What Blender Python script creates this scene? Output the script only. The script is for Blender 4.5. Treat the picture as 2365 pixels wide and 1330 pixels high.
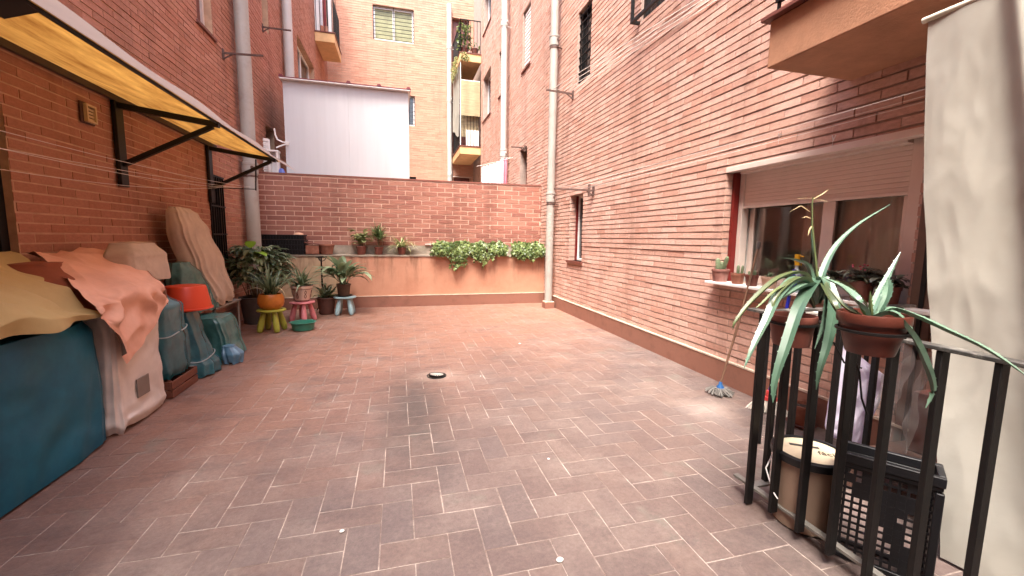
import bpy, bmesh, math, random
from mathutils import Vector, Matrix, noise
R = math.radians
random.seed(11)
rnd = random.random
def U(a, b): return a + (b - a) * random.random()

for o in list(bpy.data.objects): bpy.data.objects.remove(o)
SC = bpy.context.scene
COL = SC.collection

# ------------------------------------------------------------------ camera
EYE = Vector((0, 0, 1.2))
CXP, CYP, FP = 1182.5, 665.0, 970.0
_y = Vector((-262, 117, -970)).normalized()
_x = Vector((3617, 65, -970)); _x = (_x - _x.dot(_y) * _y).normalized()
_z = _x.cross(_y)
CR = Matrix((_x, _y, _z))
cam_d = bpy.data.cameras.new('camera'); cam = bpy.data.objects.new('camera', cam_d); COL.objects.link(cam)
cam_d.sensor_width = 36; cam_d.lens = FP / 2365 * 36
cam_d.clip_start = 0.02; cam_d.clip_end = 300
cam.matrix_world = Matrix.Translation(EYE) @ CR.to_4x4()
SC.camera = cam

# ------------------------------------------------------------------ light
SUN_EL, SUN_AZ = 64, 213
w = bpy.data.worlds.new('World'); SC.world = w; w.use_nodes = True
nt = w.node_tree; nt.nodes.clear()
sky = nt.nodes.new('ShaderNodeTexSky'); sky.sky_type = 'NISHITA'; sky.sun_disc = False
sky.sun_elevation = R(SUN_EL); sky.sun_rotation = R(SUN_AZ); sky.air_density = 1.0; sky.dust_density = 5.0; sky.ozone_density = 0.0
bg = nt.nodes.new('ShaderNodeBackground'); bg.inputs[1].default_value = 0.15
wo = nt.nodes.new('ShaderNodeOutputWorld')
nt.links.new(sky.outputs[0], bg.inputs[0]); nt.links.new(bg.outputs[0], wo.inputs[0])
sd = bpy.data.lights.new('sun', 'SUN'); sd.energy = 1.5; sd.angle = R(22); sd.color = (1, .95, .88)
sun = bpy.data.objects.new('sun', sd); COL.objects.link(sun)
sun.rotation_euler = (R(90 - SUN_EL), 0, R(180 - SUN_AZ)); sun.location = (0, 0, 14)
vs = SC.view_settings; vs.view_transform = 'Standard'; vs.look = 'None'; vs.gamma = 1; vs.exposure = 2.7
SC.cycles.use_denoising = True
SC.cycles.max_bounces = 10; SC.cycles.diffuse_bounces = 6; SC.cycles.transparent_max_bounces = 16
SC.cycles.caustics_reflective = False; SC.cycles.caustics_refractive = False
SC.cycles.sample_clamp_indirect = 6

def at(u, v, ax, val):          # point of the photograph on a plane of the yard
    d = CR @ Vector(((u - CXP) / FP, -(v - CYP) / FP, -1))
    return EYE + d * ((val - EYE[ax]) / d[ax])

# ------------------------------------------------------------------ materials
def new_mat(name):
    m = bpy.data.materials.new(name); m.use_nodes = True
    n = m.node_tree.nodes; l = m.node_tree.links
    return m, n, l, n['Principled BSDF']
def noise_node(n, l, coord, scale, detail=4, rough=.6, stretch=None):
    t = n.new('ShaderNodeTexNoise'); t.inputs['Scale'].default_value = scale
    t.inputs['Detail'].default_value = detail; t.inputs['Roughness'].default_value = rough
    if stretch:
        mp = n.new('ShaderNodeMapping'); mp.inputs['Scale'].default_value = stretch
        l.new(coord, mp.inputs[0]); l.new(mp.outputs[0], t.inputs[0])
    else: l.new(coord, t.inputs[0])
    return t.outputs[0]
def mrange(n, l, src, a, b, c, d):
    t = n.new('ShaderNodeMapRange'); l.new(src, t.inputs[0])
    for i, x in enumerate((a, b, c, d)): t.inputs[i + 1].default_value = x
    return t.outputs[0]
def mix(n, l, fac, a, b, mode='MIX'):
    t = n.new('ShaderNodeMix'); t.data_type = 'RGBA'; t.blend_type = mode
    for s, x in ((0, fac), (6, a), (7, b)):
        if isinstance(x, (int, float)): t.inputs[s].default_value = x
        elif isinstance(x, tuple): t.inputs[s].default_value = (*x, 1)
        else: l.new(x, t.inputs[s])
    return t.outputs[2]
def bump(n, l, bs, h, dist=.01, strength=.6):
    b = n.new('ShaderNodeBump'); b.inputs['Distance'].default_value = dist; b.inputs['Strength'].default_value = strength
    l.new(h, b.inputs['Height']); l.new(b.outputs[0], bs.inputs['Normal'])
def hsl(c, k): return tuple(max(0, min(1, x * k)) for x in c)

def crease(n, l, bs, coord, sc, dist, normal_in=None):
    t = n.new('ShaderNodeTexNoise'); t.noise_type = 'RIDGED_MULTIFRACTAL'; t.inputs['Scale'].default_value = sc
    t.inputs['Detail'].default_value = 3; t.inputs['Roughness'].default_value = .45; t.inputs['Distortion'].default_value = .9
    l.new(coord, t.inputs[0]); b = n.new('ShaderNodeBump'); b.inputs['Distance'].default_value = dist; b.inputs['Strength'].default_value = .9
    l.new(t.outputs[0], b.inputs['Height']); l.new(b.outputs[0], bs.inputs['Normal'])
def M(name, col, rough=.6, var=.18, sc=6, isl=0., bmp=0., bsc=80, metal=0., spec=.5, dirt=None, dirt_sc=3, dirt_amt=.5, coat=0, sub=None, stretch=None, col2=None, crs=None):
    m, n, l, bs = new_mat(name)
    tc = n.new('ShaderNodeTexCoord').outputs['Object']
    f = noise_node(n, l, tc, sc, 5, .65, stretch)
    f = mrange(n, l, f, .25, .75, 0, 1)
    c = mix(n, l, f, hsl(col, 1 - var), hsl(col2 or col, 1 + var))
    if isl:
        g = n.new('ShaderNodeNewGeometry')
        r = mrange(n, l, g.outputs['Random Per Island'], 0, 1, 1 - isl, 1 + isl)
        cc = n.new('ShaderNodeCombineColor')
        for i in range(3): l.new(r, cc.inputs[i])
        c = mix(n, l, 1.0, c, cc.outputs[0], 'MULTIPLY')
    if dirt:
        d = noise_node(n, l, tc, dirt_sc, 6, .7, stretch)
        d = mrange(n, l, d, .5, .72, 0, dirt_amt)
        c = mix(n, l, d, c, dirt)
    l.new(c, bs.inputs['Base Color'])
    bs.inputs['Roughness'].default_value = rough; bs.inputs['Metallic'].default_value = metal
    bs.inputs['Specular IOR Level'].default_value = spec
    bs.inputs['Coat Weight'].default_value = coat
    if bmp:
        bump(n, l, bs, noise_node(n, l, tc, bsc, 4, .6, stretch), bmp)
    if crs: crease(n, l, bs, tc, *crs)
    return m

def brick_mat(name, cols, weather=(.30, .16, .12), wamt=.5, grain=.10, chip=None):
    m, n, l, bs = new_mat(name)
    tc = n.new('ShaderNodeTexCoord').outputs['Object']
    g = n.new('ShaderNodeNewGeometry')
    rp = n.new('ShaderNodeValToRGB'); rp.color_ramp.interpolation = 'LINEAR'
    e = rp.color_ramp.elements
    while len(e) < len(cols): e.new(.5)
    for i, c in enumerate(cols):
        e[i].position = i / (len(cols) - 1); e[i].color = (*c, 1)
    l.new(g.outputs['Random Per Island'], rp.inputs[0])
    c = rp.outputs[0]
    f1 = mrange(n, l, noise_node(n, l, tc, 28, 6, .75, (1, 1, 2.4)), .3, .7, 1 - grain * 2, 1 + grain * 2)
    cc = n.new('ShaderNodeCombineColor')
    for i in range(3): l.new(f1, cc.inputs[i])
    c = mix(n, l, 1.0, c, cc.outputs[0], 'MULTIPLY')
    f2 = mrange(n, l, noise_node(n, l, tc, .8, 5, .65), .42, .72, 0, wamt)
    c = mix(n, l, f2, c, weather)
    fs_ = mrange(n, l, noise_node(n, l, tc, 2.2, 6, .75, (1, 1, .13)), .50, .74, 0, .55)
    c = mix(n, l, fs_, c, tuple(x * .45 for x in weather))
    f3 = mrange(n, l, noise_node(n, l, tc, 55, 3, .8), .66, .74, 0, .45)
    c = mix(n, l, f3, c, chip or (.10, .05, .04))
    f4 = mrange(n, l, noise_node(n, l, tc, 1.7, 7, .8, (1, 1, .6)), .60, .80, 0, .30)
    c = mix(n, l, f4, c, (.62, .46, .40))
    l.new(c, bs.inputs['Base Color']); bs.inputs['Roughness'].default_value = .82
    bs.inputs['Specular IOR Level'].default_value = .35
    bump(n, l, bs, noise_node(n, l, tc, 90, 6, .8, (1, 1, 2)), .006, .8)
    return m

BR_R = brick_mat('brick_pink', [(.49, .29, .23), (.55, .345, .28), (.59, .385, .32), (.62, .415, .35), (.48, .26, .20)], weather=(.52, .29, .21))
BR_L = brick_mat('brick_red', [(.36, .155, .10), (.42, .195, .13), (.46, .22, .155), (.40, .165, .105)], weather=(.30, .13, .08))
BR_F = brick_mat('brick_orange', [(.44, .225, .155), (.49, .26, .18), (.52, .29, .205), (.45, .21, .14)], weather=(.50, .28, .20))
BR_B = brick_mat('brick_dark_red', [(.29, .125, .09), (.34, .15, .11), (.38, .18, .13), (.32, .13, .095), (.25, .105, .08)], weather=(.24, .095, .065))
MO_R = M('mortar_pink', (.36, .27, .23), .95, .25, 9, bmp=.004)
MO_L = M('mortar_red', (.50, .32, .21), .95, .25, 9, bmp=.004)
MO_F = M('mortar_orange', (.44, .29, .21), .95, .2, 9)
MO_B = M('mortar_light', (.66, .46, .36), .95, .22, 14, bmp=.004)
STUC = M('ochre_stucco', (.62, .40, .20), .9, .15, 5, bmp=.004, bsc=120)
STUC_O = M('rough_orange_render', (.38, .19, .11), .9, .2, 7, bmp=.004, bsc=90, dirt=(.24, .12, .07), dirt_amt=.4)
CONC = M('grey_concrete', (.30, .25, .20), .92, .3, 7, bmp=.006, dirt=(.12, .12, .06), dirt_sc=5, dirt_amt=.6)
WHITE = M('white_paint', (.78, .76, .74), .45, .06, 5)
ALU = M('champagne_aluminium', (.72, .62, .56), .38, .06, 6, metal=.15)
REDP = M('red_paint', (.15, .010, .008), .4, .15, 6)
BLACK = M('black_metal', (.007, .006, .006), .5, .3, 12, bmp=.001, spec=.3)
BLACKP = M('black_plastic', (.009, .009, .011), .42, .2, 8, spec=.35)
DARK = M('dark_interior', (.012, .010, .009), .8, .3, 3)
PIPE = M('grey_pipe_paint', (.34, .32, .29), .5, .10, 3, dirt=(.24, .20, .17), dirt_amt=.6, dirt_sc=5, bmp=.002, bsc=30)
PIPEW = M('pale_pipe_paint', (.46, .45, .43), .5, .08, 3, dirt=(.42, .36, .32), dirt_amt=.5)
RUST = M('rusty_metal', (.10, .055, .045), .8, .4, 20)
LINE = M('clothesline_cord', (.72, .68, .64), .6, .1, 20)
TERRA = M('terracotta', (.24, .085, .05), .75, .22, 9, bmp=.002, dirt=(.50, .33, .25), dirt_amt=.35, dirt_sc=8)
TERRAD = M('dark_terracotta', (.14, .040, .027), .6, .2, 9, bmp=.002)
SOIL = M('potting_soil', (.035, .022, .015), .95, .4, 30, bmp=.01)
SKIRT = M('skirting_tile', (.25, .11, .075), .7, .3, 6, bmp=.003, dirt=(.12, .06, .045), dirt_amt=.6, dirt_sc=6)
MORT_T = M('pale_mortar_line', (.55, .44, .35), .9, .2, 12)
GREY_S = M('shed_panel', (.56, .57, .59), .45, .05, 2, bmp=.002, bsc=60, stretch=(6, 1, .35))
MAROON = M('maroon_roof', (.16, .02, .03), .5, .15, 5)

def glass_mat(name, tint, gloss=.12, alpha=.75):
    m, n, l, bs = new_mat(name); n.remove(bs)
    out = n['Material Output']
    tr = n.new('ShaderNodeBsdfTransparent'); tr.inputs[0].default_value = (*tint, 1)
    gl = n.new('ShaderNodeBsdfGlossy'); gl.inputs['Roughness'].default_value = .03
    fr = n.new('ShaderNodeLayerWeight'); fr.inputs[0].default_value = .35
    fac = mrange(n, l, fr.outputs['Fresnel'], 0, 1, gloss, .9)
    ms = n.new('ShaderNodeMixShader'); l.new(fac, ms.inputs[0]); l.new(tr.outputs[0], ms.inputs[1]); l.new(gl.outputs[0], ms.inputs[2])
    l.new(ms.outputs[0], out.inputs[0]); return m
GLASS = glass_mat('window_glass', (.98, .98, .97), .04)
DGLASS = M('dark_glass', (.03, .03, .03), .08, .3, 2, spec=.8)

def translucent_mat(name, col, var=.25, sc=3, fac=.5, rough=.6, dark=None, stretch=None, gloss=.08, transp=0, bmp=0, crs=None):
    m, n, l, bs = new_mat(name); out = n['Material Output']
    tc = n.new('ShaderNodeTexCoord').outputs['Object']
    f = mrange(n, l, noise_node(n, l, tc, sc, 6, .7, stretch), .3, .7, 0, 1)
    c = mix(n, l, f, dark or hsl(col, 1 - var), hsl(col, 1 + var))
    l.new(c, bs.inputs['Base Color']); bs.inputs['Roughness'].default_value = rough
    bs.inputs['Specular IOR Level'].default_value = gloss * 4
    if bmp: bump(n, l, bs, noise_node(n, l, tc, 14, 5, .6), bmp)
    if crs: crease(n, l, bs, tc, *crs)
    tl = n.new('ShaderNodeBsdfTranslucent'); l.new(c, tl.inputs[0])
    ms = n.new('ShaderNodeMixShader'); ms.inputs[0].default_value = fac
    l.new(bs.outputs[0], ms.inputs[1]); l.new(tl.outputs[0], ms.inputs[2])
    s = ms.outputs[0]
    if transp:
        tr = n.new('ShaderNodeBsdfTransparent'); m2 = n.new('ShaderNodeMixShader'); m2.inputs[0].default_value = transp
        l.new(s, m2.inputs[1]); l.new(tr.outputs[0], m2.inputs[2]); s = m2.outputs[0]
    l.new(s, out.inputs[0]); return m

# ------------------------------------------------------------------ mesh helpers
ORG = {}
class MB:
    def __init__(s): s.v = []; s.f = []; s.m = []; s.cur = 0
    def add(s, vs, fs):
        b = len(s.v); s.v += [tuple(x) for x in vs]
        for f in fs: s.f.append(tuple(b + i for i in f)); s.m.append(s.cur)
    def box(s, x0, x1, y0, y1, z0, z1, T=None):
        vs = [Vector((x, y, z)) for z in (z0, z1) for y in (y0, y1) for x in (x0, x1)]
        if T is not None: vs = [T @ v for v in vs]
        s.add(vs, [(0, 2, 3, 1), (4, 5, 7, 6), (0, 1, 5, 4), (2, 6, 7, 3), (0, 4, 6, 2), (1, 3, 7, 5)])
    def bar(s, a, b, w, h=None, up=(0, 0, 1)):      # box bar between two points
        a = Vector(a); b = Vector(b); h = h or w; d = (b - a); L = d.length; d.normalize()
        up = Vector(up)
        if abs(d.dot(up)) > .95: up = Vector((1, 0, 0)) if abs(d.x) < .9 else Vector((0, 1, 0))
        x = d.cross(up).normalized(); y = x.cross(d)
        vs = [p + x * i * w / 2 + y * j * h / 2 for p in (a, b) for i, j in ((-1, -1), (1, -1), (1, 1), (-1, 1))]
        s.add(vs, [(0, 3, 2, 1), (4, 5, 6, 7), (0, 1, 5, 4), (1, 2, 6, 5), (2, 3, 7, 6), (3, 0, 4, 7)])
    def tube(s, pts, r, n=8, cap=True):
        pts = [Vector(p) for p in pts]; k = len(pts)
        rs = r if isinstance(r, (list, tuple)) else [r] * k
        b = []; prev = None
        for i, p in enumerate(pts):
            t = (pts[min(i + 1, k - 1)] - pts[max(i - 1, 0)]).normalized()
            if prev is None:
                a = Vector((0, 0, 1)) if abs(t.z) < .9 else Vector((1, 0, 0))
                x = t.cross(a).normalized()
            else: x = (prev - t * prev.dot(t)).normalized()
            prev = x; y = t.cross(x)
            b += [p + (x * math.cos(2 * math.pi * j / n) + y * math.sin(2 * math.pi * j / n)) * rs[i] for j in range(n)]
        fs = [(i * n + j, i * n + (j + 1) % n, (i + 1) * n + (j + 1) % n, (i + 1) * n + j) for i in range(k - 1) for j in range(n)]
        if cap: fs += [tuple(range(n - 1, -1, -1)), tuple((k - 1) * n + j for j in range(n))]
        s.add(b, fs)
    def lathe(s, prof, c=(0, 0, 0), n=28, sx=1, sy=1, T=None, wob=0):
        c = Vector(c); b = []
        for r, z in prof:
            for j in range(n):
                a = 2 * math.pi * j / n
                v = Vector((r * sx * math.cos(a), r * sy * math.sin(a), z))
                if wob: v.x += wob * noise.noise(v * 9); v.y += wob * noise.noise(v * 9 + Vector((5, 0, 0)))
                if T is not None: v = T @ v
                b.append(v + c)
        k = len(prof)
        fs = [(i * n + j, i * n + (j + 1) % n, (i + 1) * n + (j + 1) % n, (i + 1) * n + j) for i in range(k - 1) for j in range(n)]
        s.add(b, fs)
    def grid(s, fn, nu, nv, wrap=False):
        vs = [fn(i / nu, j / nv) for i in range(nu + 1) for j in range(nv + (0 if wrap else 1))]
        w_ = nv if wrap else nv + 1
        s.add(vs, [(i * w_ + j, i * w_ + (j + 1) % w_, (i + 1) * w_ + (j + 1) % w_, (i + 1) * w_ + j) for i in range(nu) for j in range(nv)])
    def ribbon(s, pts, ws, fold=.25, up=(0, 0, 1), thick=0, tw=0):   # leaf along pts with half widths ws, V fold
        pts = [Vector(p) for p in pts]; k = len(pts); vs = []
        for i, p in enumerate(pts):
            t = (pts[min(i + 1, k - 1)] - pts[max(i - 1, 0)]).normalized()
            upv = Vector(up)
            x = t.cross(upv)
            if x.length < .05: x = t.cross(Vector((.3, 1, 0)))
            x.normalize()
            if tw: x.rotate(Matrix.Rotation(tw * i / k, 3, t))
            nrm = x.cross(t).normalized()
            if nrm.z < 0: nrm = -nrm
            w_ = ws[i]
            if thick:
                vs += [p - x * w_ + nrm * w_ * fold, p - nrm * thick * w_ * .3 - x * w_ * .0 - nrm * w_ * fold * .0, p + x * w_ + nrm * w_ * fold, p - x * w_ * .6 - nrm * w_ * thick, p + x * w_ * .6 - nrm * w_ * thick]
            else:
                vs += [p - x * w_ + nrm * w_ * fold, p, p + x * w_ + nrm * w_ * fold]
        if thick:
            fs = []
            for i in range(k - 1):
                a = i * 5; b = a + 5
                for q, r_ in ((0, 1), (1, 2), (2, 4), (4, 3), (3, 0)): fs.append((a + q, a + r_, b + r_, b + q))
        else:
            fs = [(i * 3 + q, i * 3 + q + 1, i * 3 + q + 4, i * 3 + q + 3) for i in range(k - 1) for q in (0, 1)]
        s.add(vs, fs)
    def build(s, name, mats, parent=None, loc=None, sharp=38, bevel=0, subs=0):
        o_ = ORG[parent] if parent is not None else Vector(loc or (0, 0, 0))
        me = bpy.data.meshes.new(name)
        me.from_pydata([(v[0] - o_.x, v[1] - o_.y, v[2] - o_.z) for v in s.v], [], s.f)
        if not isinstance(mats, (list, tuple)): mats = [mats]
        for m in mats: me.materials.append(m)
        if len(mats) > 1: me.polygons.foreach_set('material_index', s.m)
        me.polygons.foreach_set('use_smooth', [True] * len(s.f))
        me.update()
        if sharp < 180: me.set_sharp_from_angle(angle=R(sharp))
        o = bpy.data.objects.new(name, me); COL.objects.link(o)
        if parent is not None: o.parent = bpy.data.objects[parent.name] if hasattr(parent, 'name') else parent
        else: o.location = o_
        ORG[o] = o_
        if bevel:
            b = o.modifiers.new('bevel', 'BEVEL'); b.width = bevel; b.segments = 2; b.limit_method = 'ANGLE'; b.angle_limit = R(40)
        if subs:
            b = o.modifiers.new('sub', 'SUBSURF'); b.levels = subs; b.render_levels = subs
        return o
def tag(o, label=None, cat=None, group=None, kind=None):
    if label: o['label'] = label
    if cat: o['category'] = cat
    if group: o['group'] = group
    if kind: o['kind'] = kind
    return o
def thing(name, label, cat, loc=(0, 0, 0), group=None):
    o = bpy.data.objects.new(name, None); COL.objects.link(o); o.empty_display_size = .1
    o.location = loc; ORG[o] = Vector(loc); return tag(o, label, cat, group)
def place(o, loc, rz=0): o.location = loc; o.rotation_euler = (0, 0, rz)
def dup(root, loc, rz=0, label=None):
    r = root.copy(); COL.objects.link(r); r.location = loc; r.rotation_euler = (0, 0, rz)
    if label: r['label'] = label
    for ch in list(root.children):
        c = ch.copy(); COL.objects.link(c); c.parent = r
        for g in list(ch.children):
            d = g.copy(); COL.objects.link(d); d.parent = c
    return r

# ------------------------------------------------------------------ brickwork
def cut(rects, h):
    out = []
    for a, b, c, d in rects:
        if h[1] <= a or h[0] >= b or h[3] <= c or h[2] >= d: out.append((a, b, c, d)); continue
        if h[2] > c: out.append((a, b, c, h[2]))
        if h[3] < d: out.append((a, b, h[3], d))
        zc, zd = max(c, h[2]), min(d, h[3])
        if h[0] > a: out.append((a, h[0], zc, zd))
        if h[1] < b: out.append((h[1], b, zc, zd))
    return out
def bricks(mb, O, Ud, N, u0, u1, z0, z1, holes=(), L=.25, h=.062, ju=.008, jz=.012, d=.009, jit=.0015):
    O = Vector(O); Ud = Vector(Ud); N = Vector(N)
    k = 0; z = z0
    while z < z1 - .01:
        zt = min(z + h - jz, z1)
        off = (k % 2) * L * .5 + U(-.008, .008)
        i = math.floor((u0 - off) / L); hs = [q for q in holes if q[2] < zt and q[3] > z]
        while off + i * L < u1:
            a = max(u0, off + i * L); b = min(u1, off + (i + 1) * L - ju)
            if b - a > .012:
                rs = [(a, b, z, zt)]
                for q in hs: rs = cut(rs, q)
                for (p, q, r_, s_) in rs:
                    if q - p < .008 or s_ - r_ < .006: continue
                    dd = d + U(-jit, jit) * 2; j1 = U(-jit, jit)
                    f = [O + Ud * uu + N * dd + Vector((0, 0, zz + j1)) for uu, zz in ((p, r_), (q, r_), (q, s_), (p, s_))]
                    g = [x - N * (dd + .001) for x in f]
                    mb.add(f + g, [(0, 1, 2, 3), (0, 4, 5, 1), (1, 5, 6, 2), (2, 6, 7, 3), (3, 7, 4, 0)])
            i += 1
        z += h; k += 1
def slab(mb, O, Ud, N, u0, u1, z0, z1, holes, T, rev=None):
    """mortar backing with openings and their reveals"""
    O = Vector(O); Ud = Vector(Ud); N = Vector(N); Z = Vector((0, 0, 1))
    rs = [(u0, u1, z0, z1)]
    for h in holes: rs = cut(rs, h)
    P = lambda a, b, k: O + Ud * a + Z * b - N * k
    for a, b, c, d in rs:
        for k in (0, T): mb.add([P(a, c, k), P(b, c, k), P(b, d, k), P(a, d, k)], [(0, 1, 2, 3)])
    for a, b, c, d in [(u0, u1, z0, z1)] + list(holes):
        for q, r_ in (((a, c), (b, c)), ((b, c), (b, d)), ((b, d), (a, d)), ((a, d), (a, c))):
            mb.add([P(*q, 0), P(*r_, 0), P(*r_, T), P(*q, T)], [(0, 1, 2, 3)])
# ================================================================== SETTING
# ground + tiled floor
mb = MB(); mb.add([(-40, -30, -.02), (40, -30, -.02), (40, 60, -.02), (-40, 60, -.02)], [(0, 1, 2, 3)])
tag(mb.build('ground', M('yard_concrete', (.30, .25, .21), .9, .2, 2)), kind='structure')

def floor_mats():
    m, n, l, bs = new_mat('herringbone_tile')
    tc = n.new('ShaderNodeTexCoord').outputs['Object']; g = n.new('ShaderNodeNewGeometry')
    rp = n.new('ShaderNodeValToRGB'); e = rp.color_ramp.elements
    cols = [(.122, .088, .080), (.134, .096, .086), (.148, .103, .089), (.150, .110, .098), (.130, .099, .092), (.138, .100, .089)]
    while len(e) < len(cols): e.new(.5)
    for i, c in enumerate(cols): e[i].position = i / 5; e[i].color = (*c, 1)
    l.new(g.outputs['Random Per Island'], rp.inputs[0]); c = rp.outputs[0]
    sp = n.new('ShaderNodeSeparateXYZ'); l.new(tc, sp.inputs[0])
    # redder tiles towards the back and the left, greyer ones towards the door
    nz = noise_node(n, l, tc, .9, 4, .6)
    a = n.new('ShaderNodeMath'); a.operation = 'MULTIPLY_ADD'; a.inputs[1].default_value = 2.6; l.new(nz, a.inputs[0]); l.new(sp.outputs[1], a.inputs[2])
    b = n.new('ShaderNodeMath'); b.operation = 'MULTIPLY_ADD'; b.inputs[1].default_value = -.75; l.new(sp.outputs[0], b.inputs[0]); l.new(a.outputs[0], b.inputs[2])
    f = mrange(n, l, b.outputs[0], 3.3, 6.0, 0, 1)
    c = mix(n, l, f, c, mix(n, l, .72, c, (.30, .145, .095)))
    f = mrange(n, l, noise_node(n, l, tc, 1.6, 7, .75), .48, .70, 0, .50)
    c = mix(n, l, f, c, (.27, .215, .185))
    f = mrange(n, l, noise_node(n, l, tc, 2.3, 6, .7, (1, 1.6, 1)), .52, .72, 0, .65)
    c = mix(n, l, f, c, (.085, .064, .062))
    f = mrange(n, l, noise_node(n, l, tc, 3.1, 3, .6), .62, .70, 0, .45)
    c = mix(n, l, f, c, (.15, .15, .125))
    f = mrange(n, l, noise_node(n, l, tc, 45, 5, .8), .35, .70, .80, 1.16)
    cc = n.new('ShaderNodeCombineColor')
    for i in range(3): l.new(f, cc.inputs[i])
    c = mix(n, l, 1.0, c, cc.outputs[0], 'MULTIPLY')
    # damp sooty trail running from the drain towards the camera, and the pale scum round the drain
    def blob(cx, cy, sx, sy, r0, r1, amp):
        mp = n.new('ShaderNodeMapping'); mp.vector_type = 'POINT'
        mp.inputs['Location'].default_value = (-cx / sx, -cy / sy, 0); mp.inputs['Scale'].default_value = (1 / sx, 1 / sy, 1)
        l.new(tc, mp.inputs[0]); ln = n.new('ShaderNodeVectorMath'); ln.operation = 'LENGTH'; l.new(mp.outputs[0], ln.inputs[0])
        ad = n.new('ShaderNodeMath'); ad.operation = 'MULTIPLY_ADD'; ad.inputs[1].default_value = amp
        l.new(noise_node(n, l, tc, 7, 6, .75), ad.inputs[0]); l.new(ln.outputs['Value'], ad.inputs[2])
        return mrange(n, l, ad.outputs[0], r0, r1, 1, 0)
    m1 = n.new('ShaderNodeMath'); m1.operation = 'MULTIPLY'; m1.inputs[1].default_value = .8
    l.new(blob(.09, 2.98, .25, .85, 1.0, 2.2, 1.7), m1.inputs[0]); c = mix(n, l, m1.outputs[0], c, (.055, .047, .043))
    m3 = n.new('ShaderNodeMath'); m3.operation = 'MULTIPLY'; m3.inputs[1].default_value = .55
    l.new(blob(.30, 3.62, .22, .16, .9, 2.0, 1.4), m3.inputs[0]); c = mix(n, l, m3.outputs[0], c, (.36, .27, .22))
    m4 = n.new('ShaderNodeMath'); m4.operation = 'MULTIPLY'; m4.inputs[1].default_value = .3
    l.new(blob(2.12, 2.42, .22, .22, .9, 2.0, 1.5), m4.inputs[0]); c = mix(n, l, m4.outputs[0], c, (.42, .35, .31))
    l.new(c, bs.inputs['Base Color'])
    l.new(mrange(n, l, noise_node(n, l, tc, 5, 5, .7), .3, .7, .34, .62), bs.inputs['Roughness'])
    bs.inputs['Specular IOR Level'].default_value = .45
    bump(n, l, bs, noise_node(n, l, tc, 38, 6, .75), .004, .7)
    return m
TILE = floor_mats()
def grout():
    m, n, l, bs = new_mat('pale_grout'); tc = n.new('ShaderNodeTexCoord').outputs['Object']
    f = mrange(n, l, noise_node(n, l, tc, 3.2, 6, .8), .42, .60, 0, 1)
    c = mix(n, l, f, (.17, .125, .105), (.40, .335, .295)); l.new(c, bs.inputs['Base Color']); bs.inputs['Roughness'].default_value = .95; return m
GROUT = grout()
GROUT_OLD = lambda: M('pale_grout', (.15, .10, .085), .95, .3, 3, dirt=(.60, .49, .43), dirt_sc=2.6, dirt_amt=1.0)
mb = MB(); mb.add([(-2.4, -1.6, 0), (2.8, -1.6, 0), (2.8, 7.6, 0), (-2.4, 7.6, 0)], [(0, 1, 2, 3)])
mb.cur = 1
S = .1315; G = .0022; X0, X1, Y0, Y1 = -2.24, 2.66, -1.5, 7.52
for i in range(-44, 90):
    for j in range(-44, 90):
        for hz in (0, 1):
            # herringbone: cells (i,j) with (i-j)%4 : 0 -> horizontal start, 3.. vertical
            if hz == 0:
                if (i - j) % 4 != 0: continue
                a, b, c, d = i * S, (i + 2) * S, j * S, (j + 1) * S
            else:
                if (i - j) % 4 != 3: continue
                a, b, c, d = i * S, (i + 1) * S, j * S, (j + 2) * S
            a += .04; b += .04; c += .02; d += .02
            a, b, c, d = a + G * U(.5, 1.4), b - G * U(.5, 1.4), c + G * U(.5, 1.4), d - G * U(.5, 1.4)
            a, b, c, d = max(a, X0), min(b, X1), max(c, Y0), min(d, Y1)
            if b - a < .01 or d - c < .01: continue
            z = .0012 + U(0, .0007); t = U(-.0004, .0004); q = U(-.0004, .0004); e = .001
            vs = [(a, c, 0), (b, c, 0), (b, d, 0), (a, d, 0), (a + e, c + e, z + t), (b - e, c + e, z + q), (b - e, d - e, z - t), (a + e, d - e, z - q)]
            mb.add(vs, [(4, 5, 6, 7), (0, 1, 5, 4), (1, 2, 6, 5), (2, 3, 7, 6), (3, 0, 4, 7)])
tag(mb.build('floor', [GROUT, TILE], sharp=30), kind='structure')

# ------------------------------------------------------------------ right building
XR, XL = 2.66, -2.22
HR = [(5.84, 6.35, .87, 1.89), (1.62, 3.01, .865, 1.80), (5.75, 6.22, 3.52, 4.55), (3.45, 4.48, 3.62, 4.75),
      (8.66, 9.20, 4.78, 5.98), (10.86, 11.42, 4.93, 6.05), (12.5, 13.62, 4.86, 6.15), (8.75, 9.30, 1.95, 3.16),
      (11.0, 11.55, 2.0, 3.25), (12.5, 13.62, 7.45, 8.6)]
RB = thing('apartment_building', 'pink brick apartment block along the right of the patio, with the big shuttered window', 'building', (XR, 6, 0))
mb = MB(); slab(mb, (XR, 0, 0), (0, 1, 0), (-1, 0, 0), -2.4, 14.0, 0, 10.5, HR, .28)
mb.cur = 1
bricks(mb, (XR, 0, 0), (0, 1, 0), (-1, 0, 0), -2.4, 7.675, .2, 1.10, HR, .25, .0605, .008, .0115, .006)
bricks(mb, (XR, 0, 0), (0, 1, 0), (-1, 0, 0), -2.4, 7.675, 1.1075, 10.4, HR, .25, .0605, .006, .0125, .011)
bricks(mb, (XR, 0, 0), (0, 1, 0), (-1, 0, 0), 7.70, 14.0, .2, 10.4, HR, .25, .0605, .006, .0125, .010)
for h in HR[:2]:        # bricks of the far jambs
    bricks(mb, (XR, h[1], 0), (1, 0, 0), (0, -1, 0), .0, .095 if h is HR[0] else .056, h[2], h[3], (), .25, .0605, .006, .0125, .004)
mb.build('wall', [MO_R, BR_R], RB)
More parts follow.
